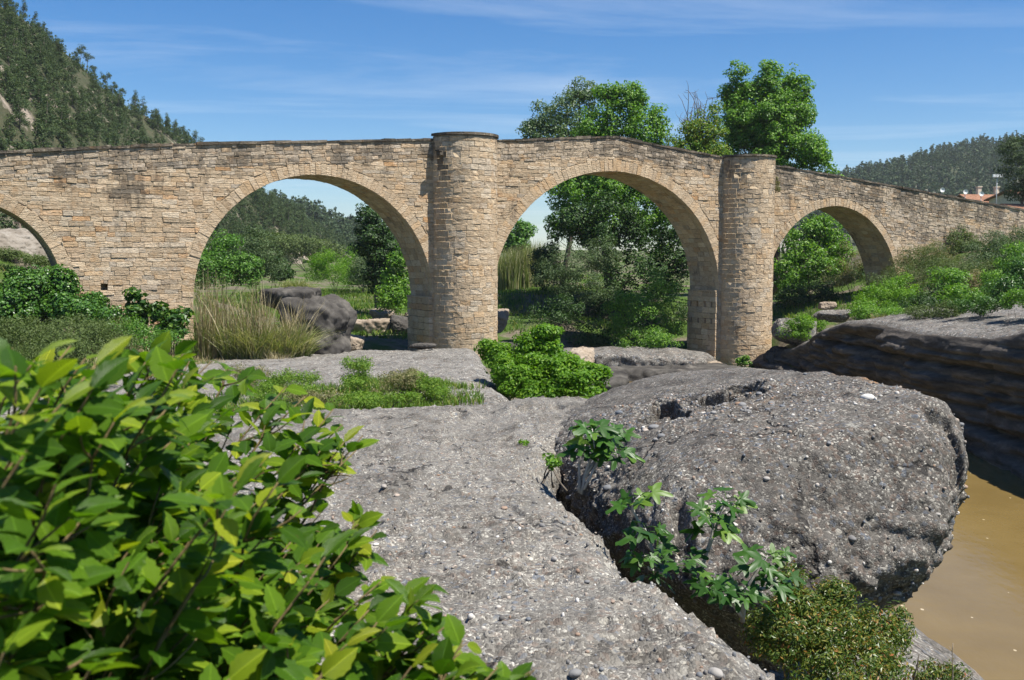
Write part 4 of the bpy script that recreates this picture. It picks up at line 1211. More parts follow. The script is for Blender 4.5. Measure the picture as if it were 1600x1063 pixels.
# ---- pine variants for the hills (one light mesh each, needles as small tufts)
def pine_mesh(seed, nleaf, H=6.5, leaf=.62, mat=L_PINE, umbrella=False, trunk=True):
    rng = np.random.default_rng(seed)
    nt_ = 9 if not umbrella else 7
    bl = []
    for k in range(nt_):
        f = k / (nt_ - 1)
        if umbrella:
            zc = H * rng.uniform(.66, .98); rad_ = H * rng.uniform(.02, .24); r_ = H * rng.uniform(.09, .17)
        else:
            zc = H * (.18 + .78 * f); rad_ = H * .17 * (1.05 - f) * rng.uniform(.5, 1.2); r_ = H * (.17 - .09 * f) * rng.uniform(.8, 1.25)
        a_ = rng.uniform(0, 6.28)
        bl.append((np.array([rad_ * math.cos(a_), rad_ * math.sin(a_), zc]), np.array([r_, r_, r_ * .75])))
    pos, nr, cl_ = crown_pts(bl, nleaf, H * .075, rng, .35, max(12, nleaf // 14), .5)
    V, F, rn = leaf_cloud(pos, nr, leaf, .42, rng=rng)
    if not trunk: return V, F, rn
    mb = MB(); mb.tube(bent((0, 0, -.6), (rng.normal() * .3, rng.normal() * .3, H * .85), 5, .03), np.linspace(H * .022, H * .007, 5), 5)
    TV = np.concatenate(mb.v); TF = mb.f
    return V, F, rn, TV, TF
def pine_obj_mesh(seed, nleaf, **kw):
    kw.setdefault('leaf', .34)
    V, F, rn, TV, TF = pine_mesh(seed, nleaf, **kw)
    Fl = [tuple(f) for f in F] + [tuple(i + len(V) for i in f) for f in TF]
    mi_ = [0] * len(F) + [1] * len(TF)
    return mesh('pine_tree', np.concatenate([V, TV]), Fl, [kw.get('mat', L_PINE), M_BARK], False, {'rnd': ('FLOAT', np.concatenate([rn, np.zeros(len(TV))]))}, midx=mi_)
PINES = [pine_obj_mesh(300 + k, 1300) for k in range(6)]
UMBR = [pine_obj_mesh(320 + k, 1000, umbrella=True) for k in range(4)]
rng = np.random.default_rng(55)
def on_hill(H_, nv, u, v):
    i = v * (nv - 1); j = u * (H_.shape[1] - 1)
    a_, b_ = int(i), int(j); fa, fb_ = i - a_, j - b_
    a2, b2 = min(a_ + 1, nv - 1), min(b_ + 1, H_.shape[1] - 1)
    return (H_[a_, b_] * (1 - fa) + H_[a2, b_] * fa) * (1 - fb_) + (H_[a_, b2] * (1 - fa) + H_[a2, b2] * fa) * fb_
def pix(p):
    # photo pixel of a world point
    y = p[1] * math.cos(PITCH) - p[2] * math.sin(PITCH); zc = p[1] * math.sin(PITCH) + p[2] * math.cos(PITCH)
    return 800 + 1600 * p[0] / y, 531.5 - 1600 * zc / y
npine = 0
placed = []
tries = 0
while npine < 282 and tries < 12000:
    tries += 1
    u, v = rng.uniform(.12, .97), rng.uniform(.12, .97)
    p = on_hill(LH, lnv, u, v)
    px, py = pix(p)
    if px < -60 or px > 480: continue
    inarch = 300 < px < 480 and py > 300
    if not inarch and py > 262 + max(0, (px - 0)) * 0: continue
    if px > 320 and not inarch: continue
    nz_ = float(fbm(p[None] * .045, 3, 77)[0])
    if nz_ > .22 and rng.random() < .85: continue
    if v > .62 and py < 200 and rng.random() < .35: continue
    if any((p[0] - q[0]) ** 2 + (p[1] - q[1]) ** 2 < 2.6 ** 2 for q in placed): continue
    placed.append(p)
    ob = link('pine_tree', PINES[rng.integers(6)], None, p)
    s_ = rng.uniform(.42, .86)
    ob.scale = (s_ * rng.uniform(1.05, 1.5), s_ * rng.uniform(1.05, 1.5), s_ * rng.uniform(.8, 1.05)); ob.rotation_euler = (rng.normal() * .05, rng.normal() * .05, rng.uniform(0, 6.28))
    tag(ob, 'dark green pine among many on the steep left hillside', 'pine', 'pines crowding the left hillside'); npine += 1
RIDGE = [(16, 12, 1.15, 'dense pine cut by the top left corner of the view on the ridge'), (34, 22, .9, 'second pine down the left ridge line, small and round'), (54, 42, .8, 'third pine down the left ridge line, low and dense'), (68, 45, .7, 'fourth pine down the left ridge line, just before a gap'),
         (122, 88, 1.0, 'tall bare stemmed pine leading the clump after the first ridge gap'), (134, 94, .95, 'broad pine in the middle of the upper ridge clump'), (144, 98, .7, 'small pine closing the upper ridge clump'), (163, 118, .95, 'umbrella pine alone high on the left ridge line'),
         (178, 124, .75, 'leaning umbrella pine with open crown on the ridge'), (190, 126, .75, 'last umbrella pine of the thin row on the ridge'), (212, 156, 1.1, 'thick dark pine halfway down the lower ridge'), (224, 166, 1.0, 'dark pine below the thick one on the lower ridge'),
         (245, 178, .9, 'narrow pine near the foot of the visible ridge'), (258, 188, .9, 'pine touching the narrow one near the ridge foot'), (272, 206, .85, 'pine just above the bridge parapet on the ridge foot'), (290, 222, .75, 'lowest ridge pine half hidden by the bridge parapet')]
for k, (px, py, s_, lab) in enumerate(RIDGE):
    u = float(np.interp(px, [-320, -150, 0, 100, 200, 310, 400, 480, 560], np.linspace(0, 1, 9)))
    p = on_hill(LH, lnv, u, .995)
    ob = link('pine_tree', (UMBR if 4 <= k <= 9 else PINES)[k % 4], None, p)
    s_ *= .72; ob.scale = (s_, s_, s_); ob.rotation_euler = (rng.normal() * .06, rng.normal() * .10, rng.uniform(0, 6))
    tag(ob, lab, 'pine', 'pines standing out on the left ridge')
def forest(name, H_, nv, n, Hs, nleaf, leaf, label, seed, mat, umin=0, umax=1, vmin=.1, vmax=1.0):
    rng = np.random.default_rng(seed)
    proto = [pine_mesh(seed + k, nleaf, H=Hs, leaf=leaf, trunk=False) for k in range(5)]
    Vs, Fs, rs = [], [], []; off = 0
    for _ in range(n):
        p = on_hill(H_, nv, rng.uniform(umin, umax), vmin + (vmax - vmin) * rng.random() ** .8)
        if float(fbm(p[None] * (.045 if H_ is LH else .02), 3, 77 if H_ is LH else seed)[0]) > (.34 if H_ is LH else .30): continue
        V, F, rn = proto[rng.integers(5)]
        s_ = rng.uniform(.6, 1.25); a_ = rng.uniform(0, 6.28)
        c_, d_ = math.cos(a_) * s_, math.sin(a_) * s_
        Vs.append(np.stack([V[:, 0] * c_ - V[:, 1] * d_, V[:, 0] * d_ + V[:, 1] * c_, V[:, 2] * s_], 1) + p); Fs.append(F + off); off += len(V)
        rs.append((rn * .5 + rng.random() * .5))
    ob = link(name, mesh(name, np.concatenate(Vs), np.concatenate(Fs), mat, False, {'rnd': ('FLOAT', np.concatenate(rs))}))
    tag(ob, label, 'wood', kind='stuff')
forest('far_pine_wood', FH, fnv, 1100, 6.5, 90, 1.1, 'far pine wood covering the hill seen through the left arch', 400, L_PINEFAR, .1, .8)
forest('right_pine_wood', RH, rnv, 3200, 7.0, 60, 1.5, 'dark pine wood covering the far hill at the right', 430, L_PINEFAR, .15, .95, .12)
forest('hillside_scrub', LH, lnv, 3000, 2.0, 50, .38, 'low scrub between the pines on the left hill', 450, L_GREYG, .12, 1, .05)
forest('hillside_pine_wood', LH, lnv, 950, 3.4, 170, .36, 'smaller pines packed on the left hillside', 470, L_PINE, .10, 1, .03, .985)

# ================================================================== TREES BEHIND THE BRIDGE
def foot(px, py, Y):
    p = P(px, py, Y); return np.array([p[0], p[1], gz(p[0], p[1])])
plant('plane_tree', 'broad dense green tree rising behind the middle arch', 'tree', foot(955, 520, 82),
      [(965, 190, 82, 80, 100), (935, 205, 82, 70, 80), (1005, 205, 81, 70, 90), (975, 150, 82, 60, 50), (950, 145, 82, 40, 36), (995, 150, 82, 36, 40), (1028, 190, 81, 26, 46), (1025, 235, 81, 50, 60), (950, 270, 81, 170, 90), (920, 300, 80, 140, 90), (935, 345, 79, 150, 80), (1030, 340, 79, 110, 120), (1010, 270, 80, 90, 70)],
      L_TREE, 60000, .21, .50, trunk=.38, seed=1, limbs=16, aspect=.75, nclump=900, shell=.45, up=.8)
plant('poplar_tree', 'greyer looser poplar left of the broad tree behind the bridge', 'tree', foot(875, 520, 88),
      [(905, 145, 88, 50, 40), (890, 180, 88, 80, 80), (850, 185, 88, 40, 50), (830, 205, 88, 34, 40), (865, 215, 88, 100, 50), (880, 250, 88, 110, 60), (925, 150, 88, 34, 44), (845, 168, 88, 24, 20)],
      L_POPLAR, 15000, .22, .44, trunk=.26, seed=5, limbs=14, aspect=.6, nclump=420, shell=.3)
plant('plane_tree', 'tallest leafy green tree behind the right tower', 'tree', foot(1210, 480, 86),
      [(1172, 182, 86, 90, 90), (1218, 172, 86, 90, 70), (1215, 205, 86, 110, 90), (1150, 210, 86, 44, 70), (1200, 190, 86, 120, 100), (1153, 122, 86, 32, 60), (1168, 140, 86, 30, 40), (1150, 150, 86, 44, 50), (1155, 180, 86, 50, 60), (1203, 116, 86, 36, 40), (1200, 135, 86, 60, 50), (1238, 120, 86, 26, 44), (1245, 140, 86, 40, 50), (1235, 175, 86, 70, 70), (1262, 165, 86, 22, 40), (1235, 235, 85, 120, 70), (1180, 230, 86, 100, 80), (1285, 258, 85, 44, 50), (1265, 235, 85, 50, 50), (1160, 265, 86, 70, 40), (1250, 290, 85, 130, 50), (1300, 285, 85, 36, 30)],
      L_TREE, 70000, .21, .46, trunk=.40, seed=2, limbs=14, aspect=.75, nclump=950, shell=.45, up=.8)
plant('yellowing_tree', 'small thin yellowish tree between the two tall trees', 'tree', foot(1095, 480, 80),
      [(1060, 225, 80, 36, 50), (1110, 245, 80, 60, 50), (1098, 210, 80, 60, 70), (1072, 225, 80, 44, 60), (1112, 185, 80, 34, 50), (1095, 240, 80, 90, 60), (1085, 195, 80, 34, 34), (1118, 230, 80, 40, 60)], L_YEL, 10000, .20, .5, trunk=.16, seed=3, limbs=10, aspect=.6, shell=.2)
# bare crown of twigs beside it
bt = foot(1088, 480, 81)
root = empty('bare_tree', bt, 0, 'leafless grey twiggy treetop beside the small yellowish tree', 'tree')
mb = MB()
rg_ = np.random.default_rng(9)
tp = bent(bt, P(1088, 235, 81), 8, .02); mb.tube(tp, np.linspace(.14, .05, 8), 6)
for k in range(26):
    e = P(rg_.uniform(1056, 1122), rg_.uniform(138, 190), 81 + rg_.uniform(-1.2, 1.2)); b_ = bent(tp[7] + [0, 0, -rg_.uniform(0, 1.2)], e, 7, .06, .03)
    mb.tube(b_, np.linspace(.045, .020, 7), 4)
    for j in range(7):
        i_ = rg_.integers(2, 7); d_ = unit(rg_.normal(size=3) + [0, 0, .8]); mb.tube(bent(b_[i_], b_[i_] + d_ * rg_.uniform(.4, .95), 4, .06), [.020, .017, .014, .010], 3)
link('branch', mb.mesh('branch', M_BARK, True, bt), root)

PL = [
 ('fig_bush', 'upright fig bush against the wall by the putlog hole', 'fig bush', foot(210, 540, 43), [(213, 465, 43, 34, 30), (205, 490, 43, 40, 36), (222, 500, 43, 34, 44)], L_FIG, 900, .26, .32, None, .75),
 ('fig_bush', 'wide fig bush at the left pier foot next to the reeds', 'fig bush', foot(270, 545, 42.5), [(262, 500, 42.5, 50, 40), (285, 495, 42.5, 30, 40), (268, 520, 42, 60, 30), (250, 485, 42.5, 24, 24)], L_FIG, 1100, .26, .32, None, .75),
 ('bank_shrub', 'mid green shrub filling the bank between purplish shrub and cliff top', 'shrub', foot(1400, 500, 54), [(1410, 490, 54, 70, 30), (1350, 490, 55, 40, 26)], L_TREE, 5000, .12, .3, None, .5),
 ('bank_shrub', 'tangled olive shrub in the upper middle of the right bank', 'shrub', foot(1500, 440, 60), [(1480, 425, 61, 80, 44), (1530, 430, 60, 70, 44), (1560, 425, 58, 60, 40)], L_OLIVE, 9000, .13, .34, None, .3),
 ('bank_shrub', 'big green shrub on the right bank near the picture edge', 'shrub', foot(1590, 440, 56), [(1590, 405, 57, 70, 50), (1560, 445, 55, 60, 44), (1620, 430, 55, 70, 60)], L_TREE, 9000, .13, .34, None, .5),
 ('bank_shrub', 'tall loose green shrub rising against the wall right of the right arch', 'shrub', foot(1420, 440, 70), [(1430, 405, 70, 60, 44), (1400, 430, 69, 50, 40), (1460, 395, 70, 40, 40)], L_OLIVE, 6000, .15, .4, None, .2),
 ('bank_shrub', 'bushy green crown highest on the right bank by the picture edge', 'shrub', foot(1590, 410, 68), [(1560, 380, 68, 60, 36), (1600, 375, 68, 60, 44), (1530, 392, 68, 50, 30)], L_GREYG, 7000, .15, .4, None, .3),
 ('edge_shrub', 'low green shrub along the cliff top below the rounded shrub', 'shrub', foot(1385, 500, 51), [(1365, 490, 51, 60, 22), (1405, 492, 50, 50, 20)], L_TREE, 3600, .11, .24, None, .45),
 ('edge_shrub', 'low olive growth along the cliff top in the middle of the bank', 'shrub', foot(1455, 495, 47), [(1440, 488, 47, 60, 22), (1480, 484, 46, 60, 24)], L_OLIVE, 4200, .10, .22, None, .4),
 ('edge_shrub', 'low dark shrub along the cliff top nearer the right edge', 'shrub', foot(1530, 488, 44), [(1520, 478, 44, 60, 26), (1555, 474, 43, 50, 26)], L_IVY, 4200, .10, .22, None, .45),
 ('edge_shrub', 'low green shrub on the cliff top cut by the right edge', 'shrub', foot(1600, 480, 41), [(1592, 468, 41, 60, 28), (1625, 462, 40, 60, 30)], L_TREE, 4200, .10, .22, None, .45),
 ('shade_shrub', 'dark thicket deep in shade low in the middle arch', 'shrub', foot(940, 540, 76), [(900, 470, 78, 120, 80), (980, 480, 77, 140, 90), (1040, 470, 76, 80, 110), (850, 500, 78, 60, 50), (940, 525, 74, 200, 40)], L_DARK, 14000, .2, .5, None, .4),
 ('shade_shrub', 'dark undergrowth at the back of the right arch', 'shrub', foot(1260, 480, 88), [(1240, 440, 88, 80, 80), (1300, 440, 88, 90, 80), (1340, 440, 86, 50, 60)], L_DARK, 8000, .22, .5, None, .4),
 # through the middle arch
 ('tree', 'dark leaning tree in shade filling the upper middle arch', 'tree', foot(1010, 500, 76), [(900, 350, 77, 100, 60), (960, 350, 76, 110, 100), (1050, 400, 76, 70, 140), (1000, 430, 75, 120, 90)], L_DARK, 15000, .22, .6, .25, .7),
 ('willow_shrub', 'loose grey green willow shrub at the left of the middle arch', 'shrub', foot(905, 500, 73), [(890, 410, 73, 100, 70), (940, 400, 73, 70, 60), (870, 440, 73, 70, 60), (920, 450, 72, 90, 60)], L_GREYG, 11000, .17, .42, None, .35),
 ('feathery_shrub', 'feathery bright green shrub in front of the right pier', 'shrub', foot(1020, 545, 67), [(1030, 450, 67, 60, 50), (990, 480, 67, 90, 60), (1040, 500, 67, 60, 80), (960, 500, 67, 70, 50), (1010, 530, 66, 120, 40)], L_TREE, 12000, .16, .42, None, .4),
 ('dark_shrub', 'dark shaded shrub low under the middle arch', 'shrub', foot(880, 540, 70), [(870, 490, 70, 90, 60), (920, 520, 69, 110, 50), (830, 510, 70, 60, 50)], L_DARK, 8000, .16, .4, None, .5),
 ('round_tree', 'distant round green tree beside the canes in the middle arch', 'tree', foot(812, 420, 125), [(810, 365, 125, 40, 36), (806, 385, 125, 44, 30), (822, 360, 125, 20, 24)], L_TREE2, 4000, .35, .8, .15, .7),
 ('shrub', 'dark bush between canes and willow shrub in the middle arch', 'shrub', foot(850, 460, 84), [(850, 420, 84, 50, 60), (855, 395, 84, 40, 30)], L_DARK, 5000, .2, .5, None, .5),
 # through the left arch
 ('shrub', 'green bush against the left edge of the left arch', 'shrub', foot(345, 450, 76), [(350, 400, 76, 70, 70), (330, 420, 74, 60, 60), (380, 420, 76, 60, 50)], L_TREE2, 9000, .2, .5, None, .6),
 ('grey_bush', 'silvery grey green bush in the left arch above the reeds', 'shrub', foot(405, 450, 78), [(400, 385, 78, 60, 60), (420, 410, 78, 50, 60), (385, 420, 77, 60, 50)], L_GREYG, 8000, .18, .45, None, .4),
 ('dark_bush', 'small round dark bush right of the silvery bush', 'shrub', foot(428, 435, 84), [(425, 418, 84, 34, 40), (440, 425, 84, 30, 30)], L_DARK, 3500, .2, .4, None, .6),
 ('hill_scrub', 'yellow green scrubby bank below the far hill in the left arch', 'shrub', foot(480, 420, 170), [(470, 385, 170, 90, 30), (510, 395, 168, 60, 30), (430, 378, 172, 60, 30)], L_OLIVE, 9000, .4, 1.1, None, .5),
 ('willow_thicket', 'fresh green willow thicket in the middle of the left arch', 'shrub', foot(525, 440, 102), [(515, 415, 102, 70, 50), (550, 410, 104, 50, 50), (495, 425, 102, 40, 40), (540, 430, 100, 60, 40)], L_BRIGHT, 9000, .24, .6, None, .3),
 ('grey_willow', 'pale grey green willow right of the fresh green thicket', 'shrub', foot(565, 440, 98), [(565, 425, 98, 34, 46), (575, 410, 100, 30, 40)], L_GREYG, 4000, .24, .6, None, .35),
 ('dark_tree', 'tall dark tree in shade inside the right side of left arch', 'tree', foot(592, 470, 74), [(575, 338, 74, 40, 30), (585, 370, 74, 60, 50), (600, 400, 74, 60, 60), (590, 430, 74, 50, 60), (565, 385, 74, 30, 40)], L_DARK, 11000, .2, .48, .18, .7),
 ('green_shrub', 'sunlit green shrub beside the left pier', 'shrub', foot(622, 488, 68), [(620, 430, 68, 50, 70), (630, 400, 68, 34, 50), (615, 465, 67, 60, 40)], L_TREE, 8000, .17, .42, None, .6),
 # through the right arch
 ('tree', 'leafy green tree filling the right arch', 'tree', foot(1250, 470, 82), [(1250, 370, 82, 70, 60), (1290, 360, 82, 60, 50), (1270, 410, 81, 100, 70), (1230, 430, 80, 60, 70), (1310, 400, 82, 50, 60)], L_TREE, 16000, .2, .5, .2, .7),
 ('bare_shrub', 'grey brown half bare shrub by the right jamb of right arch', 'shrub', foot(1330, 460, 80), [(1330, 410, 80, 50, 60), (1310, 430, 79, 50, 50)], L_WEEDDRY, 3500, .16, .4, None, .3),
 ('dark_shrub', 'dark low shrub at the left foot of the right arch', 'shrub', foot(1240, 495, 76), [(1240, 465, 76, 60, 50), (1280, 460, 77, 60, 40)], L_DARK, 6000, .17, .4, None, .5),
 # right bank
 ('fern_bush', 'small bright green bush on pale rock right of the right tower', 'shrub', foot(1250, 525, 60), [(1252, 505, 60, 44, 26), (1235, 520, 60, 50, 22), (1275, 510, 61, 30, 20)], L_BRIGHT, 4200, .12, .28, None, .5),
 ('bank_shrub', 'bright green rounded shrub nearest the right arch on the bank', 'shrub', foot(1385, 490, 59), [(1370, 468, 59, 70, 44), (1400, 455, 60, 80, 50), (1350, 480, 58, 50, 30), (1420, 475, 58, 60, 40)], L_BRIGHT, 9000, .13, .34, None, .55),
 ('grassy_bush', 'tall pale green bush behind the rounded shrub on the bank', 'shrub', foot(1430, 450, 66), [(1430, 430, 66, 90, 44), (1380, 440, 67, 60, 30), (1470, 415, 66, 60, 40)], L_OLIVE, 8000, .16, .4, None, .25),
 ('purple_shrub', 'dull purplish dark shrub in the middle of the right bank', 'shrub', foot(1445, 500, 54), [(1440, 478, 54, 70, 40), (1460, 462, 55, 50, 40)], L_DARK, 6000, .12, .32, None, .5),
 ('leafy_shrub', 'deep green shrub above the cliff edge right of the purplish one', 'shrub', foot(1510, 490, 53), [(1500, 468, 53, 70, 50), (1480, 440, 55, 60, 40), (1530, 480, 52, 60, 30)], L_TREE, 9000, .13, .34, None, .6),
 ('leafy_shrub', 'dark green shrub at the right edge above the cliff', 'shrub', foot(1585, 480, 49), [(1575, 455, 49, 70, 50), (1600, 430, 50, 60, 60), (1620, 470, 48, 70, 50), (1560, 470, 50, 50, 36)], L_IVY, 9000, .13, .36, None, .6),
 ('wall_bush', 'pale olive bush growing against the right bridge wall', 'shrub', foot(1500, 400, 77), [(1490, 368, 77, 50, 34), (1510, 380, 76, 40, 30), (1480, 390, 76, 44, 40)], L_OLIVE, 6000, .16, .42, None, .4),
 ('twiggy_bush', 'grey twiggy bush left of the olive bush by the wall', 'shrub', foot(1450, 430, 72), [(1455, 400, 72, 60, 44), (1480, 410, 70, 50, 40)], L_WEEDDRY, 4500, .14, .36, None, .25),
 ('broom_bush', 'grey green bush high on the bank at the right edge', 'shrub', foot(1580, 420, 64), [(1570, 395, 64, 70, 44), (1610, 400, 64, 60, 60), (1530, 410, 64, 60, 40)], L_GREYG, 8000, .15, .4, None, .4),
 ('rusty_bush', 'dry rust orange bush among the green right bank shrubs', 'shrub', foot(1522, 470, 56), [(1522, 440, 56, 24, 50), (1512, 455, 56, 20, 30)], L_DRY, 1500, .11, .25, None, .3),
 ('dry_bush', 'low dry brownish bush on the bank by the putlog hole', 'shrub', foot(1400, 440, 71), [(1420, 415, 71, 60, 30), (1450, 418, 70, 40, 30)], L_WEEDDRY, 3500, .14, .35, None, .25),
 # left foreground and middle
 ('scree_shrub', 'low shrub on the pale rocky bank seen through the small arch', 'shrub', foot(30, 402, 56), [(12, 398, 56, 40, 16), (45, 404, 55, 50, 16), (70, 412, 54, 40, 16)], L_OLIVE, 3500, .13, .3, None, .4),
 ('ivy_thicket', 'dark ivy thicket at the left edge below the small arch', 'shrub', foot(55, 500, 40), [(40, 455, 40, 110, 60), (95, 450, 40, 60, 60), (20, 480, 39, 90, 50), (110, 480, 39, 80, 40), (150, 490, 38, 60, 36), (65, 432, 41, 60, 30)], L_IVY, 17000, .13, .34, None, .85),
 ('olive_bush', 'rounded olive green bush in front of the ivy thicket', 'shrub', foot(130, 575, 29), [(120, 520, 29, 120, 60), (170, 530, 28.5, 90, 60), (60, 530, 29, 110, 60), (110, 545, 28, 170, 50), (20, 515, 29.5, 90, 50)], L_OLIVE, 22000, .085, .24, None, .3),
 ('vine_shrub', 'leafy vine climbing the wall foot under the putlog hole', 'shrub', foot(160, 520, 41), [(145, 470, 41, 40, 30), (165, 490, 41, 40, 30)], L_IVY, 3500, .12, .26, None, .85),
 ('weed_patch', 'low green weeds below the fig bushes at the left pier foot', 'weeds', foot(230, 540, 40), [(205, 510, 41, 50, 36), (240, 530, 40, 90, 26), (180, 520, 40, 50, 40)], L_TREE2, 5000, .1, .26, None, .5),
 ('elm_bush', 'vivid light green bush in the hollow between slab and boulder', 'shrub', P(850, 625, 25), [(835, 545, 25.5, 80, 50), (850, 580, 25, 150, 60), (885, 575, 25, 80, 44), (810, 585, 24.8, 90, 60), (840, 606, 24.6, 120, 40), (900, 604, 24.4, 110, 26), (780, 570, 25.4, 50, 40), (860, 522, 25.6, 30, 26), (940, 584, 24.4, 40, 14), (790, 560, 25.5, 60, 50), (900, 585, 24.5, 90, 26), (925, 582, 24.5, 50, 20), (800, 590, 24.5, 70, 34), (850, 520, 25.5, 40, 20), (765, 545, 26, 30, 24)], L_BRIGHT, 34000, .095, .17, None, .6),
 ('foot_plant', 'small green plant growing at the foot of the right tower', 'plant', foot(1160, 580, 61), [(1160, 566, 61, 22, 22), (1152, 574, 61, 16, 12)], L_TREE, 900, .14, .2, None, .7),
 ('wall_plant', 'small dark plant rooted in the wall at the far left', 'plant', P(43, 284, 45.9), [(43, 278, 45.4, 15, 14, .18)], L_DARK, 500, .11, .12, None, .6),
 ('wall_tuft', 'small dry green tuft on the wall beside the right tower', 'plant', P(1214, 298, 67.2), [(1214, 288, 66.9, 9, 22, .15)], L_WEEDDRY, 350, .14, .14, None, .3),
 ('dark_pine', 'dark pine at the right edge behind the village roofs', 'pine', foot(1592, 330, 112), [(1585, 235, 112, 44, 36), (1600, 265, 112, 80, 50), (1620, 225, 112, 60, 50), (1598, 300, 112, 60, 30)], L_PINE, 9000, .35, .7, .2, .3),
]
for k, (nm, lab, cat, b_, bl, mat, nl, sz, rc, tr, asp) in enumerate(PL):
    plant(nm, lab, cat, b_, bl, mat, nl, sz, rc, tr, asp, seed=20 + k, up=.75, shell=.35, barkmat=M_TWIG if 'dry' in nm or 'twig' in nm or 'bare' in nm else None)

# weeds on the slab
def surf_z(x, y):
    return float(fx_zs(np.array([x]), y)[0])
def pslab(px, py):
    """world point on the slab surface seen at this photo pixel"""
    lo, hi = 2.0, 60.0
    for _ in range(40):
        m_ = (lo + hi) / 2; q = P(px, py, m_)
        if q[2] > surf_z(q[0], m_): lo = m_
        else: hi = m_
    return P(px, py, lo)
WD = [(395, 592, 80, 50, L_WEEDDRY, 4200, 'yellowish weed clump furthest left on the rock shelf'), (470, 600, 80, 40, L_WEED, 3600, 'low green weed clump by the elm leaves on the shelf'), (565, 588, 66, 56, L_WEED, 5200, 'tallest bright weed clump in the middle of the shelf'),
      (620, 602, 90, 48, L_WEEDDRY, 5000, 'grey dry weed clump between green ones on the shelf'), (662, 602, 80, 42, L_WEED, 4600, 'green weed clump near the right end of the weed strip'), (690, 612, 44, 30, L_WEED, 2400, 'last small weed clump at right end of the strip'),
      (510, 622, 130, 34, L_WEEDDRY, 4600, 'low straw coloured weeds at the front of the strip'), (590, 622, 130, 34, L_WEED, 5600, 'yellow green weeds along the front of the strip'), (430, 615, 90, 36, L_WEED, 3000, 'weeds half hidden by the elm branch tips'), (650, 585, 40, 20, L_WEEDDRY, 800, 'small dry tuft behind the green weeds')]
for k, (px, py, w, h, mat, n, lab) in enumerate(WD):
    b_ = pslab(px, py + h * .45)
    rw = np.random.default_rng(900 + k)
    bl = [(px + rw.normal() * w * .28, py + h * .20 - rw.random() * h * .55, b_[1] + rw.normal() * .35, w * rw.uniform(.3, .75), h * rw.uniform(.25, .62), .45) for _ in range(7)]
    plant('weed_clump', lab, 'weeds', b_, bl, mat, n, .055, .10, None, .36, 'weed clumps on the rock shelf', 200 + k, shell=.0, up=.7, nclump=160)
rw = np.random.default_rng(77)
WX_ = rw.uniform(-7.0, -.6, 15000); WY_ = rw.uniform(18.7, 27.5, 15000)
kk_ = 1 - ((WX_ + 4.0) / 3.4) ** 2 - ((WY_ - 22.6) / 3.9) ** 2 + 1.3 * fbm(np.stack([WX_ * 1.1, WY_ * .6, 0 * WX_], 1), 4, 61) - .25 * rw.random(len(WX_)) > .12
WX_, WY_ = WX_[kk_], WY_[kk_]
def blades_later():
    B = np.stack([WX_, WY_, np.array([surf_z(a, b) for a, b in zip(WX_, WY_)]) - .10 * (np.abs(WY_ - 21) < 2)], 1)
    V, F, rn = blades(B, .21, .020, .6, rw, 3)
    tag(link('shelf_grass', mesh('shelf_grass', V, F, L_GRASS, False, {'rnd': ('FLOAT', rn)})), 'short grass filling the trough in the rock shelf between weeds', 'grass', kind='stuff')
plant('weed_sprig', 'tiny green sprig on the slab edge by the crevice', 'plant', P(818, 700, 13.0), [(818, 694, 13.0, 18, 8, .08)], L_BRIGHT, 90, .06, .05, None, .4, seed=231)
plant('weed_sprig', 'green trailing weed in the crevice behind the slim fig', 'plant', P(862, 740, 11.0), [(862, 722, 11.0, 16, 26, .12)], L_TREE, 220, .05, .06, None, .6, seed=232)

# blades ----------------------------------------------------------------------
def blades(base, H_, width, lean, rng, nseg=4, az=None):
    n = len(base)
    H_ = np.broadcast_to(H_, (n,)) * rng.uniform(.55, 1.15, n); az = rng.uniform(0, 2 * np.pi, n) if az is None else az
    ln = lean * rng.uniform(.2, 1.5, n)
    d = np.stack([np.cos(az), np.sin(az), 0 * az], 1); sd = np.stack([-np.sin(az + rng.normal(size=n)), np.cos(az + rng.normal(size=n)), 0 * az], 1)
    V = np.empty((n, nseg + 1, 2, 3))
    for k in range(nseg + 1):
        t_ = k / nseg
        c_ = base + d * (H_ * ln * t_ ** 2)[:, None]; c_[:, 2] = base[:, 2] + H_ * (t_ - .35 * ln * t_ ** 2.5)
        w = width * (1 - t_ ** 1.6) * .5 + width * .03
        V[:, k, 0] = c_ - sd * w; V[:, k, 1] = c_ + sd * w
    i0 = np.arange(n)[:, None] * (2 * (nseg + 1))
    F = np.concatenate([i0 + np.array([[2 * k, 2 * k + 1, 2 * k + 3, 2 * k + 2]]) for k in range(nseg)], 1).reshape(-1, 4)
    return V.reshape(-1, 3), F, np.repeat(rng.random(n), 2 * (nseg + 1))
blades_later()
def blade_plant(name, label, cat, spots, n, H_, width, lean, mat, seed, group=None, stalks=0, SH=1.0):
    rng = np.random.default_rng(seed)
    base0 = np.array(spots[0][:3], float)
    root = empty(name, base0, 0, label, cat, group)
    pts = []
    for (x, y, z, r) in spots:
        m_ = int(n / len(spots)); a_ = rng.uniform(0, 6.28, m_); q = r * np.sqrt(rng.random(m_))
        pts.append(np.stack([x + q * np.cos(a_), y + q * np.sin(a_), np.full(m_, z)], 1))
    B = np.concatenate(pts); B[:, 2] = np.where(ground_h(B[:, 0], B[:, 1]) > B[:, 2] - .6, ground_h(B[:, 0], B[:, 1]), B[:, 2]) - .05 if H_ > .3 else B[:, 2]
    V, F, rn = blades(B, H_, width, lean, rng)
    link('blades', mesh('blades', V - base0, F, mat, False, {'rnd': ('FLOAT', rn)}), root)
    if stalks:
        S = B[rng.choice(len(B), stalks)]
        V, F, rn = blades(S, SH, width * 1.0, lean * .5, rng, 5)
        link('dry_stalks', mesh('dry_stalks', V - base0, F, L_DRY, False, {'rnd': ('FLOAT', rn)}), root)
    return root
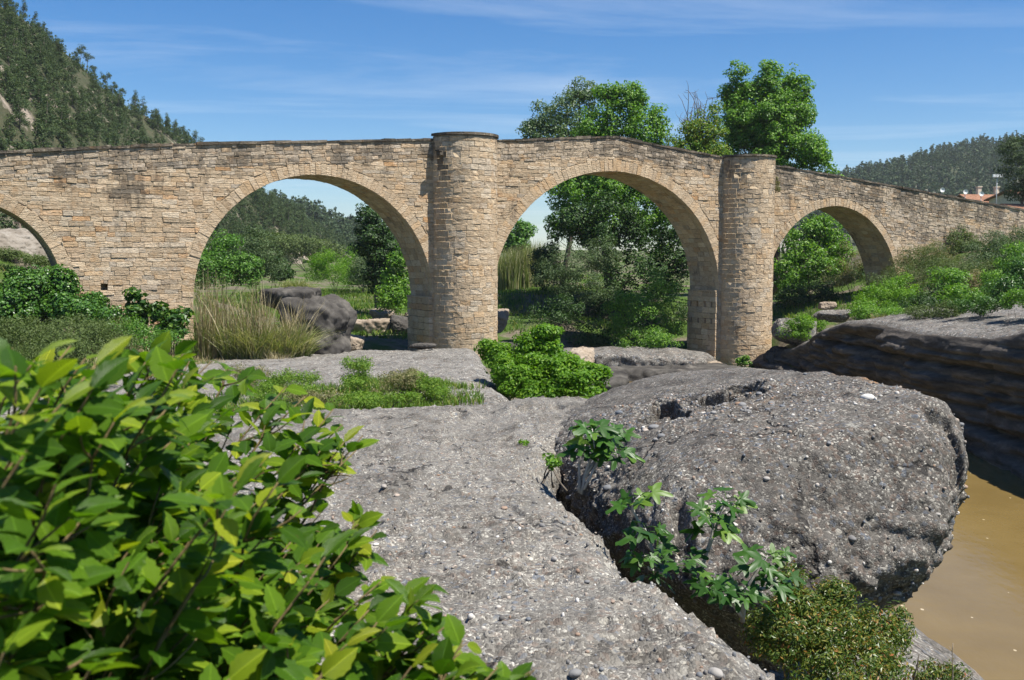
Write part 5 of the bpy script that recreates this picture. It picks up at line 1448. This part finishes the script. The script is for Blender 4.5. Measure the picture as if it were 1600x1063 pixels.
def sp(px, py, Y, r):
    p = P(px, py, Y); return (p[0], p[1], gz(p[0], p[1]), r)
blade_plant('reed_clump', 'tall dry grey reeds leaning at the left jamb of left arch', 'reeds', [sp(325, 545, 46, .6), sp(345, 545, 46.5, .5)], 500, 2.3, .04, .35, L_REED, 501, None, 240, 4.2)
blade_plant('reed_clump', 'dense green and straw reeds in the middle of the clump row', 'reeds', [sp(375, 545, 46, .8), sp(400, 545, 45.5, .7)], 2100, 2.35, .045, .5, L_REED, 502, None, 260, 3.9)
blade_plant('reed_clump', 'drooping green reeds at the right end beside the dark rock', 'reeds', [sp(435, 545, 46, .8), sp(460, 545, 46.5, .6)], 1800, 2.2, .045, .75, L_REED, 503, None, 160, 3.1)
blade_plant('cane_stand', 'stand of tall straw coloured canes at left of middle arch', 'canes', [sp(795, 440, 100, 1.2), sp(815, 440, 101, 1.3), sp(838, 440, 102, 1.2)], 2200, 4.0, .09, .18, L_REED, 504)
blade_plant('pampas_tuft', 'pale arching grass tussock by the path in the left arch', 'grass tussock', [sp(455, 448, 92, 1.0), sp(470, 446, 92, .8)], 1100, 2.0, .07, .9, L_REED, 505)
blade_plant('dry_tuft', 'dry straw grass tuft on the edge of the cliff top', 'grass tuft', [(P(1373, 506, 50)[0], 50, P(1373, 506, 50)[2] - .1, .3)], 260, .75, .03, .5, L_DRY, 506)
blade_plant('dry_tuft', 'reddish dry grass at the foot of the reeds by the slab', 'grass tuft', [sp(430, 552, 44, .4)], 200, .9, .03, .4, L_DRY, 507)
# grass: one sheet of blades per stretch of ground
def grass(name, label, quads_, n, H_, width, mat, seed, slabz=False):
    rng = np.random.default_rng(seed); pts = []
    for (x0, x1, y0, y1) in quads_:
        a_ = abs((x1 - x0) * (y1 - y0)); pts.append((a_, x0, x1, y0, y1))
    tot = sum(q[0] for q in pts); B = []
    for a_, x0, x1, y0, y1 in pts:
        m_ = int(n * a_ / tot); x = rng.uniform(x0, x1, m_); y = rng.uniform(y0, y1, m_)
        keep = fbm(np.stack([x * .5, y * .5, 0 * x], 1), 3, seed) > -.12
        x, y = x[keep], y[keep]
        B.append(np.stack([x, y, ground_h(x, y) - .03], 1))
    B = np.concatenate(B)
    V, F, rn = blades(B, H_, width, .5, rng, 3)
    tag(link(name, mesh(name, V, F, mat, False, {'rnd': ('FLOAT', rn)})), label, 'grass', kind='stuff')
grass('meadow_grass', 'fresh green grass along the river path behind the arches', [(-26, -5, 60, 110), (-6, 10, 68, 110)], 46000, .42, .06, L_GRASS, 601)
grass('bank_grass', 'long grass covering the right bank above the cliff', [(19, 44, 46, 78)], 26000, .5, .05, L_GRASS, 602)
grass('left_bank_grass', 'grass and weeds on the left bank before the bridge', [(-26, -13.5, 22, 54), (-15, -8, 40, 47)], 36000, .38, .035, L_GRASS, 603)
grass('dry_bank_grass', 'dry straw grass scattered before the left arch', [(-17, -12, 36, 46)], 5000, .55, .03, L_DRY, 604)

# ================================================================== FIG SAPLINGS IN THE CREVICE
def fig_leaf_mesh(seed):
    rng = np.random.default_rng(seed)
    # palmate outline: five rounded lobes with deep gaps
    pts = []
    for k, (a_, L_) in enumerate([(-118, .50), (-62, .82), (0, 1.0), (62, .82), (118, .50)]):
        wd = 15 if k != 2 else 14
        for da, f in ((-wd, .72), (-wd * .55, .93), (0, 1.0), (wd * .55, .93), (wd, .72)):
            pts.append((rad(a_ + da + rng.normal() * 1.5), L_ * f * rng.uniform(.95, 1.05)))
        if k < 4: pts.append((rad(a_ + 30 + rng.normal() * 2), .40 if k in (1, 2) else .36))
    V = [(0.12, 0, 0)]
    for a_, r_ in pts: V.append((.12 + .75 * r_ * math.cos(a_), .75 * r_ * math.sin(a_), 0))
    V.append((-.10, 0, 0))
    V = np.array(V); 
    mid = [(V[0] * .5 + V[i] * .5) for i in range(1, len(pts) + 1)]
    n = len(pts); V = np.concatenate([V[:-1], np.array(mid)])
    rr = np.hypot(V[:, 0], V[:, 1])
    V[:, 2] = -.34 * rr ** 2 + .16 * np.abs(V[:, 1]) + .03 * np.sin(V[:, 0] * 14 + seed)
    F = []
    for i in range(n - 1):
        a_, b_ = 1 + i, 2 + i; c_, d_ = 1 + n + i, 2 + n + i
        F += [(0, c_, d_), (c_, a_, b_, d_)]
    mb_uv = np.stack([V[:, 0], V[:, 1]], 1)
    return mesh('fig_leaf', V, F, L_FIG, True, {'rnd': ('FLOAT', np.full(len(V), rng.random()))}, uv=mb_uv)
FIGL = [fig_leaf_mesh(s) for s in range(4)]
def basis(T, Nn):
    T = unit(T); Nn = unit(Nn - np.dot(Nn, T) * T); W = np.cross(Nn, T)
    return T, W, Nn
def put_leaf(name, me, p, T, Nn, s, root, base, flip=False):
    T, W, Nn = basis(np.asarray(T, float), np.asarray(Nn, float))
    o_ = bpy.data.objects.new(name, me); o_.parent = root
    q = np.asarray(p) - base
    o_.matrix_basis = Matrix(((T[0] * s, W[0] * s, Nn[0] * s, q[0]), (T[1] * s, W[1] * s, Nn[1] * s, q[1]), (T[2] * s, W[2] * s, Nn[2] * s, q[2]), (0, 0, 0, 1)))
    COL.objects.link(o_); return o_
def fig(label, base, stems, Y, seed, leaf=.15):
    """stems: list of photo polylines ending in a leaf rosette (count)"""
    rng = np.random.default_rng(seed); base = np.asarray(base, float)
    root = empty('fig_sapling', base, 0, label, 'fig tree', 'fig saplings in the rock crevice')
    for path, cnt, s_ in stems:
        pts = np.array([P(px, py, Y + dy) for px, py, dy in path])
        # resample smooth
        tt = np.linspace(0, len(pts) - 1, 8); pp = np.stack([np.interp(tt, range(len(pts)), pts[:, k]) for k in range(3)], 1)
        mb = MB(); mb.tube(pp, np.linspace(.016, .007, 8), 6); link('stem', mb.mesh('stem', M_FIGBARK, True, base), root)
        tip = pp[-1]; d = unit(pp[-1] - pp[-3])
        for k in range(int(cnt * 1.5)):
            a_ = 2.4 * k + rng.uniform(-.3, .3)
            out = unit(np.array([math.cos(a_), math.sin(a_) * .8 - .25, .25 + .2 * rng.normal()]))
            p0 = tip - d * .022 * (k % 6)
            p1 = p0 + out * rng.uniform(.05, .10)
            mb = MB(); mb.tube([p0, (p0 + p1) / 2 + [0, 0, .01], p1], [.0035, .003, .0025], 4); link('leaf_stalk', mb.mesh('leaf_stalk', L_FIG, True, base, {'rnd': ('FLOAT', np.full(12, .9))}), root)
            L_ = leaf * s_ * rng.uniform(.75, 1.3)
            put_leaf('leaf', FIGL[rng.integers(4)], p1, out + np.array([0, 0, -.35]), np.array([.25, -.5, .85]) + .35 * rng.normal(size=3), L_, root, base)
fig('slim fig sapling with thin bare stems in the upper crevice', P(905, 775, 9.8), [([(908, 772, 0), (915, 735, 0), (930, 705, 0), (925, 670, 0)], 6, 1.0), ([(912, 765, 0), (935, 720, 0), (960, 700, 0), (965, 715, -.1)], 6, 1.0), ([(905, 770, 0), (905, 720, 0), (915, 695, 0)], 6, .9), ([(915, 745, 0), (950, 690, .2), (945, 670, .2)], 5, 1.1), ([(915, 742, 0), (955, 685, .1), (965, 680, .1)], 5, 1.0)], 9.8, 1, .19)
fig('fig sapling nearest the slab edge with two leaf rosettes', P(1030, 900, 7.2), [([(1035, 895, 0), (1012, 845, 0), (1008, 825, 0)], 6, 1.0), ([(1030, 880, 0), (1000, 820, .1), (985, 790, .1), (1000, 775, .1)], 5, 1.0), ([(1030, 892, 0), (1010, 870, -.1), (1000, 868, -.1)], 4, .75), ([(1036, 896, 0), (1015, 890, -.1), (1012, 885, -.1)], 4, .9)], 7.2, 2, .15)
fig('fig sapling with thick pale stem in the middle of the crevice', P(1085, 935, 7.0), [([(1085, 930, 0), (1105, 860, 0), (1115, 830, 0), (1110, 805, 0)], 8, 1.0), ([(1105, 862, 0), (1120, 820, .1), (1135, 780, .1)], 6, 1.0), ([(1090, 915, 0), (1075, 885, -.1), (1065, 872, -.1)], 4, .85), ([(1088, 930, 0), (1110, 920, -.15), (1098, 915, -.15)], 6, 1.0)], 7.0, 3, .145)
fig('lowest fig sapling beside the mastic bush', P(1160, 975, 6.5), [([(1160, 972, 0), (1165, 920, 0), (1185, 890, 0), (1200, 868, 0)], 7, 1.0), ([(1165, 922, 0), (1200, 920, .1), (1215, 900, .1)], 6, 1.0), ([(1160, 960, 0), (1158, 930, -.1), (1150, 925, -.1)], 5, .95), ([(1160, 965, 0), (1140, 935, -.1), (1120, 928, -.1)], 5, .9)], 6.5, 4, .14)

# mastic bush and dead sticks
plant('mastic_bush', 'reddish green mastic bush growing below the boulder', 'shrub', P(1290, 1120, 6.9), [(1290, 985, 6.9, 150, 90), (1370, 990, 7.0, 110, 80), (1240, 950, 6.9, 90, 70), (1215, 990, 6.7, 110, 80), (1320, 1040, 6.6, 200, 90), (1300, 930, 7.1, 60, 50), (1400, 975, 7.1, 50, 60), (1240, 905, 7.1, 50, 50)],
      L_MASTIC, 30000, .034, .06, None, .36, seed=301, shell=.35, nclump=900)
plant('ledge_shrub', 'small twiggy green shrub at the bottom right on the ledge', 'shrub', P(1470, 1075, 9), [(1450, 1050, 9, 60, 24), (1490, 1045, 9, 40, 30)], L_MASTIC, 1500, .035, .07, None, .4, seed=302)
for k, (a_, b_, Y, lab) in enumerate([((1380, 1068), (1404, 1020), 6.6, 'thick pale dead stick leaning by the mastic bush'), ((1424, 1068), (1436, 1022), 6.8, 'thin dark dead stick right of the pale one'), ((1484, 1068), (1489, 1005), 8.5, 'upright forked dead stick at the bottom right over the ledge')]):
    p0, p1 = P(a_[0], a_[1] + 30, Y), P(*b_, Y)
    mb = MB(); pp = bent(p0, p1, 7, .03); mb.tube(pp, np.linspace(.011 if k == 0 else .007, .003, 7), 6)
    for j in (3, 4, 5): mb.tube([pp[j], pp[j] + np.array([R.normal() * .03, R.normal() * .03, .05])], [.003, .0015], 4)
    tag(link('dead_stick', mb.mesh('dead_stick', M_TWIG if k != 1 else M_BARK, True, p0), None, p0), lab, 'stick')

# ================================================================== ELM BRANCHES IN THE FOREGROUND
def elm_leaf(seed):
    rng = np.random.default_rng(seed); ns = 11
    t_ = np.linspace(0, 1, ns)
    w = .325 * np.sin(np.pi * t_ ** .82) ** .85 * (1 - .12 * t_)
    w[0] = 0.0; w[-1] = 0.0
    saw = np.where(np.arange(ns) % 2 == 0, 1.05, .93)
    curl = rng.uniform(.05, .42); fold = rng.uniform(.08, .42); tw = rng.uniform(-.35, .35)
    V = []; UV = []
    for i in range(ns):
        zc = -curl * t_[i] ** 2
        for sgn in (-1, -.5, 0, .5, 1):
            ww = w[i] * (saw[i] if abs(sgn) == 1 else 1) * sgn * (1 + .06 * rng.normal() * (abs(sgn) == 1) * 0.5)
            V.append((t_[i] + (.018 if abs(sgn) == 1 and i % 2 == 0 else 0) * (0 < i < ns - 1), ww, zc + fold * abs(ww) * .8 - .35 * fold * (abs(ww) ** 2) * 3 + tw * ww * t_[i] + .006 * math.sin(t_[i] * 38) * abs(sgn)))
            UV.append((t_[i], sgn * w[i] / .325))
    F = []
    for i in range(ns - 1):
        for k in range(4): F.append((i * 5 + k, (i + 1) * 5 + k, (i + 1) * 5 + k + 1, i * 5 + k + 1))
    return np.array(V), np.array(F), np.array(UV)
ELM = [elm_leaf(s) for s in range(9)]
ELMM = [mesh('elm_leaf', v, f, L_ELM, True, {'rnd': ('FLOAT', np.full(len(v), i * .11))}, uv=u) for i, (v, f, u) in enumerate(ELM)]
eb = np.array([-1.75, 1.55, -2.05])
elm = empty('elm_shrub', eb, 0, 'bright green serrated elm branches filling the lower left foreground', 'elm')
rge = np.random.default_rng(4242)
TIPS = [(262, 552, 1.95), (300, 560, 2.05), (352, 580, 2.2), (215, 575, 1.8), (120, 570, 1.45), (20, 575, 1.15), (485, 650, 2.3), (545, 685, 2.25), (470, 690, 2.2), (440, 610, 2.4), (385, 600, 2.3), (415, 715, 2.1),
        (565, 815, 2.05), (545, 850, 1.95), (500, 800, 2.1), (640, 925, 1.75), (690, 985, 1.65), (770, 1050, 1.5), (815, 1062, 1.5), (600, 905, 1.8), (395, 790, 2.0), (300, 690, 1.8), (200, 640, 1.65), (100, 680, 1.3), (45, 620, 1.12), (70, 770, 1.05),
        (250, 760, 1.55), (350, 860, 1.6), (200, 880, 1.25), (100, 930, 1.1), (300, 980, 1.35), (450, 950, 1.5), (550, 1000, 1.5), (640, 1045, 1.45), (360, 1060, 1.25), (150, 1040, 1.05), (340, 740, 1.85), (420, 660, 2.2), (160, 720, 1.5), (60, 850, 1.0), (260, 620, 1.9), (330, 640, 2.0),
        (480, 870, 1.75), (400, 930, 1.5), (250, 930, 1.3), (500, 1060, 1.4), (580, 950, 1.65), (30, 1000, .95), (20, 720, 1.0), (150, 600, 1.6), (450, 1010, 1.4), (280, 840, 1.5), (120, 820, 1.2), (700, 1040, 1.5)]
TIPS += [(558, 688, 2.25), (566, 696, 2.22), (530, 668, 2.3), (500, 705, 2.2), (520, 640, 2.35), (590, 828, 2.0), (560, 830, 2.05), (580, 812, 2.05), (690, 960, 1.7), (655, 940, 1.7), (825, 1056, 1.5), (760, 1036, 1.55), (720, 1020, 1.55), (470, 625, 2.4), (330, 565, 2.15), (240, 560, 1.9), (60, 560, 1.3), (100, 548, 1.5), (10, 552, 1.2)]
for _ in range(120):
    TIPS.append((*((lambda q: (rge.uniform(-20, min(620, 260 + (q - 560) * .85)), q))(rge.uniform(570, 1070))), rge.uniform(1.25, 2.3)))
LV = []   # p, T, N, size, variant
bm_br = []
for ti, (px, py, Y) in enumerate(TIPS):
    tip = P(px, py, Y)
    f_ = rge.uniform(.42, .60)
    start = eb * (1 - f_) + tip * f_ + np.array([rge.normal() * .10, rge.normal() * .12, -.30 - .25 * rge.random()])
    mid = start * .35 + tip * .65 + np.array([rge.normal() * .04, rge.normal() * .06, .10 + .08 * rge.random()])
    if ti % 5 == 0: bm_br.append((bent(eb, start, 16, .04), np.linspace(.013, .0075, 16)))
    tt = np.linspace(0, 1, 16)[:, None]
    br = (1 - tt) ** 2 * start + 2 * tt * (1 - tt) * mid + tt ** 2 * tip
    br += .012 * np.sin(tt * 23 + rge.uniform(0, 6)) * np.array([1, .5, .8])
    bm_br.append((br, np.linspace(.0075, .0013, 16)))
    def leafy(line, step, size):
        seg = np.linalg.norm(np.diff(line, axis=0), axis=1); L_ = np.concatenate([[0], np.cumsum(seg)])
        s = step * .5; k = rge.integers(2)
        while s < L_[-1]:
            p = np.array([np.interp(s, L_, line[:, c]) for c in range(3)])
            d = unit(np.array([np.interp(min(s + .01, L_[-1]), L_, line[:, c]) for c in range(3)]) - np.array([np.interp(max(0, s - .01), L_, line[:, c]) for c in range(3)]))
            Nn = unit(np.array([.06, -.10, .95]) + .36 * rge.normal(size=3))
            side = unit(np.cross(Nn, d)) * (1 if k % 2 else -1)
            T = unit(d * .75 + side * rge.uniform(.6, 1.1) + np.array([0, 0, -.22]) + .15 * rge.normal(size=3))
            f = .72 + .28 * math.sin(math.pi * min(1, .15 + s / L_[-1]))
            LV.append((p + T * .004, T, Nn, size * f * rge.uniform(.75, 1.2), int(rge.integers(9))))
            s += step * rge.uniform(.8, 1.2); k += 1
        d = unit(line[-1] - line[-2]); LV.append((line[-1], unit(d + [0, 0, -.15]), unit(np.array([.1, -.25, .85]) + .25 * rge.normal(size=3)), size * .85, int(rge.integers(9))))
    leafy(br[3:], .022, .068)
    ntw = 11
    for q in range(ntw):
        i_ = int(rge.integers(2, 15)); d = unit(br[min(i_ + 1, 15)] - br[i_ - 1])
        sd = unit(np.cross([0, 0, 1], d)) * (1 if q % 2 else -1)
        e = br[i_] + unit(d * .8 + sd * rge.uniform(.5, 1.1) + np.array([0, 0, rge.uniform(-.55, .12)])) * rge.uniform(.07, .20) * (1.25 - i_ / 18)
        ln = bent(br[i_], e, 5, .04)
        bm_br.append((ln, np.linspace(.0022, .0011, 5)))
        leafy(ln, .023, .062)
# branches: the thick ones as parts, the thin twigs together
for k, (ln, rr_) in enumerate(b for b in bm_br if len(b[0]) == 16):
    mb = MB(); mb.tube(ln, rr_, 6); link('branch', mb.mesh('branch', M_ELMTWIG, True, eb), elm)
mb = MB()
for ln, rr_ in bm_br:
    if len(ln) != 16: mb.tube(ln, rr_, 4)
tag(link('twigs', mb.mesh('twigs', M_ELMTWIG, True, eb), elm), kind='stuff')
# keep the leaves off the open rock to the right of the real outline
OUT_Y = [540, 560, 600, 640, 690, 740, 780, 800, 830, 870, 890, 910, 960, 1000, 1030, 1063]
OUT_X = [285, 345, 470, 545, 575, 520, 470, 600, 600, 590, 570, 665, 700, 715, 780, 850]
keepL = []
for L_ in LV:
    c_ = L_[0] + np.asarray(L_[1]) * L_[3] * .6
    px, py = pix(c_)
    if c_[1] < .55: continue
    if py < 535 or (px > 0 and px > np.interp(py, OUT_Y, OUT_X) + min(45, rge.normal() * 26)): continue
    keepL.append((L_, px, py, c_[1]))
def vis_area(q):
    L_, px, py, y = q
    if not (-20 < px < 1600 and 500 < py < 1080): return 0
    v = unit(L_[0]); return (L_[3] / y) ** 2 * (abs(np.dot(v, L_[2])) + .2) / (1 + .0)
keepL.sort(key=lambda q: -vis_area(q) * (1.6 if q[3] < np.median([k[3] for k in keepL[:50]]) else 1))
print('elm leaves', len(keepL))
for q in keepL[:300]:
    L_ = q[0]; put_leaf('leaf', ELMM[L_[4]], L_[0], L_[1], L_[2], L_[3], elm, eb)
Vs, Fs, Us, rs = [], [], [], []; off = 0
for q in keepL[300:]:
    p, T, Nn, s_, vi = q[0]
    T, W, Nn = basis(np.asarray(T, float), np.asarray(Nn, float)); v, f, u = ELM[vi]
    Vs.append(p - eb + s_ * (v[:, :1] * T + v[:, 1:2] * W + v[:, 2:] * Nn)); Fs.append(f + off); Us.append(u); rs.append(np.full(len(v), rge.random())); off += len(v)
fo = link('foliage', mesh('foliage', np.concatenate(Vs), np.concatenate(Fs), L_ELM, True, {'rnd': ('FLOAT', np.concatenate(rs))}, uv=np.concatenate(Us)), elm)
tag(fo, kind='stuff')

# ================================================================== PEBBLES SET IN THE ROCK
m, t, o = newmat('pebble_stone'); g = N(t)
tn = g.n('ShaderNodeSeparateXYZ'); g.l(g.attr('tint').outputs['Vector'], tn.inputs[0])
colp = g.ramp(tn.outputs['X'], [(0, (0.09, 0.085, 0.08)), (.3, (0.20, 0.195, 0.19)), (.5, (0.14, 0.155, 0.175)), (.65, (0.34, 0.32, 0.29)), (.8, (0.27, 0.17, 0.11)), (.92, (0.50, 0.47, 0.42)), (1, (0.62, 0.60, 0.56))])
nzp = g.noise(g.pos(), 60, 4)
colp = g.mix(g.math('MULTIPLY', nzp, .6), colp, g.mix(1.0, colp, (.55, .53, .5), 'MULTIPLY'))
p = g.principled(colp, .8, .25, g.bump(nzp, .4, .004)); g.l(p.outputs[0], o.inputs['Surface'])
M_PEB = m
def pebbles(parent, V, n_big, n_small, accept, seed, size=(.018, .045), small=(.007, .019)):
    rng = np.random.default_rng(seed); base = np.array(parent.location)
    idx = np.nonzero(accept(V))[0]
    def one(c, s, sub):
        D, F = ICO[sub]; r3 = s * np.array([rng.uniform(.8, 1.5), rng.uniform(.8, 1.3), rng.uniform(.5, .8)])
        q = D * (1 + .13 * fbm(D * 1.3 + rng.uniform(0, 50), 2, 3))[:, None] * r3
        a_ = rng.uniform(0, 6.28); ca, sa = math.cos(a_), math.sin(a_)
        return np.stack([q[:, 0] * ca - q[:, 1] * sa, q[:, 0] * sa + q[:, 1] * ca, q[:, 2]], 1) + c, F
    for k in range(n_big):
        c = V[idx[rng.integers(len(idx))]]; s = rng.uniform(*size) * (1 + .05 * max(0, c[1] - 8))
        v, f = one(c + [0, 0, s * .12], s, 2)
        me = mesh('pebble', v - base, f, M_PEB, True, {'tint': ('FLOAT_COLOR', np.tile([rng.random(), .5, .5, 1], (len(v), 1)))}); link('pebble', me, parent)
    Vs, Fs, Ts = [], [], []; off = 0
    D1, F1 = ICO[1]
    ii = idx[rng.integers(len(idx), size=n_small)]
    for i in ii:
        s = small[0] + (small[1] - small[0]) * rng.random() ** 2.2
        r3 = s * rng.uniform(.6, 1.4, 3)
        Vs.append(D1 * r3 + V[i] + [0, 0, s * .1] + rng.normal(size=3) * .012 * np.array([1, 1, .2])); Fs.append(F1 + off); off += len(D1); Ts.append(np.tile([rng.random(), .5, .5, 1], (len(D1), 1)))
    ob = link('pebbles', mesh('pebbles', np.concatenate(Vs) - base, np.concatenate(Fs), M_PEB, True, {'tint': ('FLOAT_COLOR', np.concatenate(Ts))}), parent)
    tag(ob, kind='stuff')
pebbles(front, SLAB_F.reshape(-1, 3), 60, 2600, lambda V: (V[:, 1] > 3.3) & (V[:, 1] < 14) & (V[:, 0] > -.42 * V[:, 1]) & (V[:, 2] > -3.2), 801, (.012, .030), (.005, .015))
pebbles(boulder, Vr, 80, 3000, lambda V: ((V[:, 1] < 13.5) & (V[:, 2] > -3.3)), 802, (.016, .042), (.006, .020))
for px, py, Y, s, lab in ((1355, 616, 12.6, .075, 'white round pebble set in the boulder top near its right shoulder'),):
    # nearest surface point to that sight line
    d = P(px, py, 1.0); d = d / np.linalg.norm(d); tpar = Vr @ d; off = np.linalg.norm(Vr - tpar[:, None] * d, axis=1)
    cand = np.nonzero(off < .05)[0]; i = cand[np.argmin(tpar[cand])]
    D, F = ICO[2]; v = D * s * np.array([1, .8, .62]) * (1 + .15 * fbm(D * 1.5, 2, 5))[:, None] + Vr[i] + [0, 0, .01]
    b_ = np.array(boulder.location)
    o_ = link('pebble', mesh('pebble', v - b_, F, M_PEB, True, {'tint': ('FLOAT_COLOR', np.tile([1.0, .5, .5, 1], (len(v), 1)))}), boulder); o_['label'] = lab

# ================================================================== VILLAGE AND POLES
M_TILE = None
m, t, o = newmat('clay_roof_tile'); g = N(t)
wv = g.n('ShaderNodeTexWave'); wv.inputs['Scale'].default_value = 2.2; wv.inputs['Distortion'].default_value = .4; g.l(g.coord('Object'), wv.inputs['Vector'])
colr = g.ramp(g.noise(g.pos(), 1.6, 5), [(.3, (.23, .115, .07)), (.7, (.38, .21, .135))])
p = g.principled(colr, .9, .1, g.bump(wv.outputs['Fac'], .8, .08)); g.l(p.outputs[0], o.inputs['Surface']); M_TILE = m
M_PLAS = plain_mat('cream_plaster', (.62, .55, .42)); M_WHITE = plain_mat('white_paint', (.75, .75, .73), .6); M_GLASS = plain_mat('dark_window', (.03, .035, .04), .15, .5); M_STEEL = plain_mat('grey_steel', (.33, .34, .35), .5, .4); M_WOODP = plain_mat('weathered_pole_wood', (.13, .10, .075))
def house(name, label, c, w, d, zb, zt, zr, rotz, nwin=3, chim=1):
    root = empty(name, (c[0], c[1], zb), rotz, label, 'house')
    H_ = zt - zb; rr_ = zr - zb
    mb = MB(); V = [(-w / 2, -d / 2, 0), (w / 2, -d / 2, 0), (w / 2, d / 2, 0), (-w / 2, d / 2, 0), (-w / 2, -d / 2, H_), (w / 2, -d / 2, H_), (w / 2, d / 2, H_), (-w / 2, d / 2, H_), (-w / 2, 0, rr_ - .12), (w / 2, 0, rr_ - .12)]
    mb.add(V, [(0, 1, 5, 4), (2, 3, 7, 6), (1, 2, 6, 9, 5), (3, 0, 4, 8, 7)]); link('wall', mb.mesh('wall', M_PLAS), root)
    ov = .45; mb = MB(); sl_ = (rr_ - H_) / (d / 2)
    for sg in (-1, 1):
        V = [(-w / 2 - ov, 0, rr_), (w / 2 + ov, 0, rr_), (w / 2 + ov, sg * (d / 2 + ov), H_ - ov * sl_), (-w / 2 - ov, sg * (d / 2 + ov), H_ - ov * sl_)]
        V += [(x, y, z + .16) for x, y, z in V]
        mb.add(V, [(0, 1, 2, 3), (4, 5, 6, 7), (0, 1, 5, 4), (1, 2, 6, 5), (2, 3, 7, 6), (3, 0, 4, 7)])
    rf = link('roof', mb.mesh('roof', M_TILE), root)
    for k in range(chim):
        x = -w / 2 + w * (k + 1) / (chim + 1); mb = MB(); mb.box((x, .4, rr_ + .45), (.5, .5, 1.3)); mb.box((x, .4, rr_ + 1.16), (.66, .66, .12)); link('chimney', mb.mesh('chimney', M_PLAS), rf)
    for k in range(nwin):
        x = -w / 2 + w * (k + .5) / nwin; mb = MB(); z_ = H_ - 1.35
        for cx_, cz_, ww, hh in ((x - .5, z_, .1, 1.3), (x + .5, z_, .1, 1.3), (x, z_ + .6, .9, .1), (x, z_ - .6, .9, .1)): mb.box((cx_, -d / 2 - .03, cz_), (ww, .12, hh))
        wn = link('window', mb.mesh('window', M_WHITE), root); mb = MB(); mb.box((x, -d / 2 - .01, z_), (.9, .05, 1.1)); link('pane', mb.mesh('pane', M_GLASS), wn)
    return root
def zat(py, Y): return float(P(800, py, Y)[2])
ca_ = P(1545, 320, 135); house('tiled_house', 'low house with brownish tiled roof behind the right ramp', ca_, 7.5, 7, zat(345, 135), zat(319, 135) - .3, zat(306, 135), rad(8), 3, 2)
cb_ = P(1605, 320, 128); house('cream_house', 'cream house with tiled roof at the right edge behind the ramp', cb_, 6.2, 6, zat(350, 128), zat(309, 128) - .2, zat(300, 128), rad(20), 2, 1)
cc2 = P(1600, 330, 112); house('tiled_house', 'lower house with orange roof just over the parapet at right', cc2, 5.0, 5, zat(350, 112), zat(331, 112), zat(321, 112), rad(14), 2, 0)
# lamp mast with two floodlights, roof aerials
mp_ = P(1556, 330, 124); root = empty('lamp_mast', (mp_[0], mp_[1], zat(345, 124)), 0, 'thin steel mast with white floodlights above the roofs', 'mast')
mb = MB(); h_ = zat(276, 124) - zat(345, 124); mb.tube([(0, 0, 0), (0, 0, h_)], [.07, .05], 8); mb.tube([(-.5, 0, h_ - .1), (.5, 0, h_ - .1)], .035, 6); link('pole', mb.mesh('pole', M_STEEL, True), root)
for x in (-.42, 0.0, .42):
    mb = MB(); mb.box((x, -.1, h_ + .08), (.30, .22, .34)); link('floodlight', mb.mesh('floodlight', M_WHITE), root)
for px, py, lab in ((1472, 297, 'white roof dish furthest left beyond the parapet'), (1508, 300, 'white roof dish in the middle above the parapet'), (1533, 303, 'white roof dish nearest the lamp mast')):
    q = P(px, py, 126); root = empty('satellite_dish', (q[0], q[1], zat(335, 126)), 0, lab, 'satellite dish')
    h_ = q[2] - zat(335, 126); mb = MB(); mb.tube([(0, 0, 0), (0, 0, h_)], .04, 6); link('pole', mb.mesh('pole', M_STEEL, True), root)
    mb = MB(); V = [(0, -.06, h_)]; V += [(.30 * math.cos(a_), -.16, h_ + .30 * math.sin(a_)) for a_ in np.linspace(0, 2 * math.pi, 13)[:-1]]; V += [(x, y + .03, z) for x, y, z in V]
    F = [(0, 1 + k, 1 + (k + 1) % 12) for k in range(12)] + [(13, 14 + (k + 1) % 12, 14 + k) for k in range(12)] + [(1 + k, 14 + k, 14 + (k + 1) % 12, 1 + (k + 1) % 12) for k in range(12)]
    mb.add(V, F); link('dish', mb.mesh('dish', M_WHITE), root)
for (px, pt, pb, Y, r_, lab) in ((34, 338, 415, 62, .10, 'dark wooden pole seen through the small left arch'), (16, 95, 150, 185, .16, 'pale utility pole standing on the left hillside')):
    q = P(px, pb, Y); q2 = P(px, pt, Y); root = empty('utility_pole', (q[0], q[1], q[2] - 1.5), 0, lab, 'pole')
    h_ = q2[2] - q[2] + 1.5; mb = MB(); mb.tube([(0, 0, 0), (0, 0, h_)], [r_, r_ * .7], 8); link('pole', mb.mesh('pole', M_WOODP if Y < 100 else M_STEEL, True), root)
    mb = MB(); mb.box((0, 0, h_ - .4), (1.3 if Y > 100 else .7, .1, .12)); link('crossarm', mb.mesh('crossarm', M_WOODP), root)
boulder_at(20, 388, 60, 130, 56, 3.0, rock_mat('pale_scree', (.17, .145, .115), (.27, .24, .20), (.36, .335, .295), .8), 'pale rocky bank seen through the small left arch', 71, 6, 'scree_bank')

print('triangles', sum(sum(len(p.vertices) - 2 for p in o_.data.polygons) for o_ in scene.objects if o_.type == 'MESH' and o_.data.users < 3))

# ================================================================== AIR
mbx = MB(); mbx.box((0, 100, 59), (5200, 5400, 142))
m, t, o = newmat('thin_haze'); g = N(t)
pv = g.n('ShaderNodeVolumePrincipled'); pv.inputs['Color'].default_value = (.90, .94, 1, 1); pv.inputs['Density'].default_value = 0.00013; pv.inputs['Anisotropy'].default_value = 0.2
g.l(pv.outputs[0], o.inputs['Volume'])
tag(link('haze', mbx.mesh('haze', m)), kind='stuff')
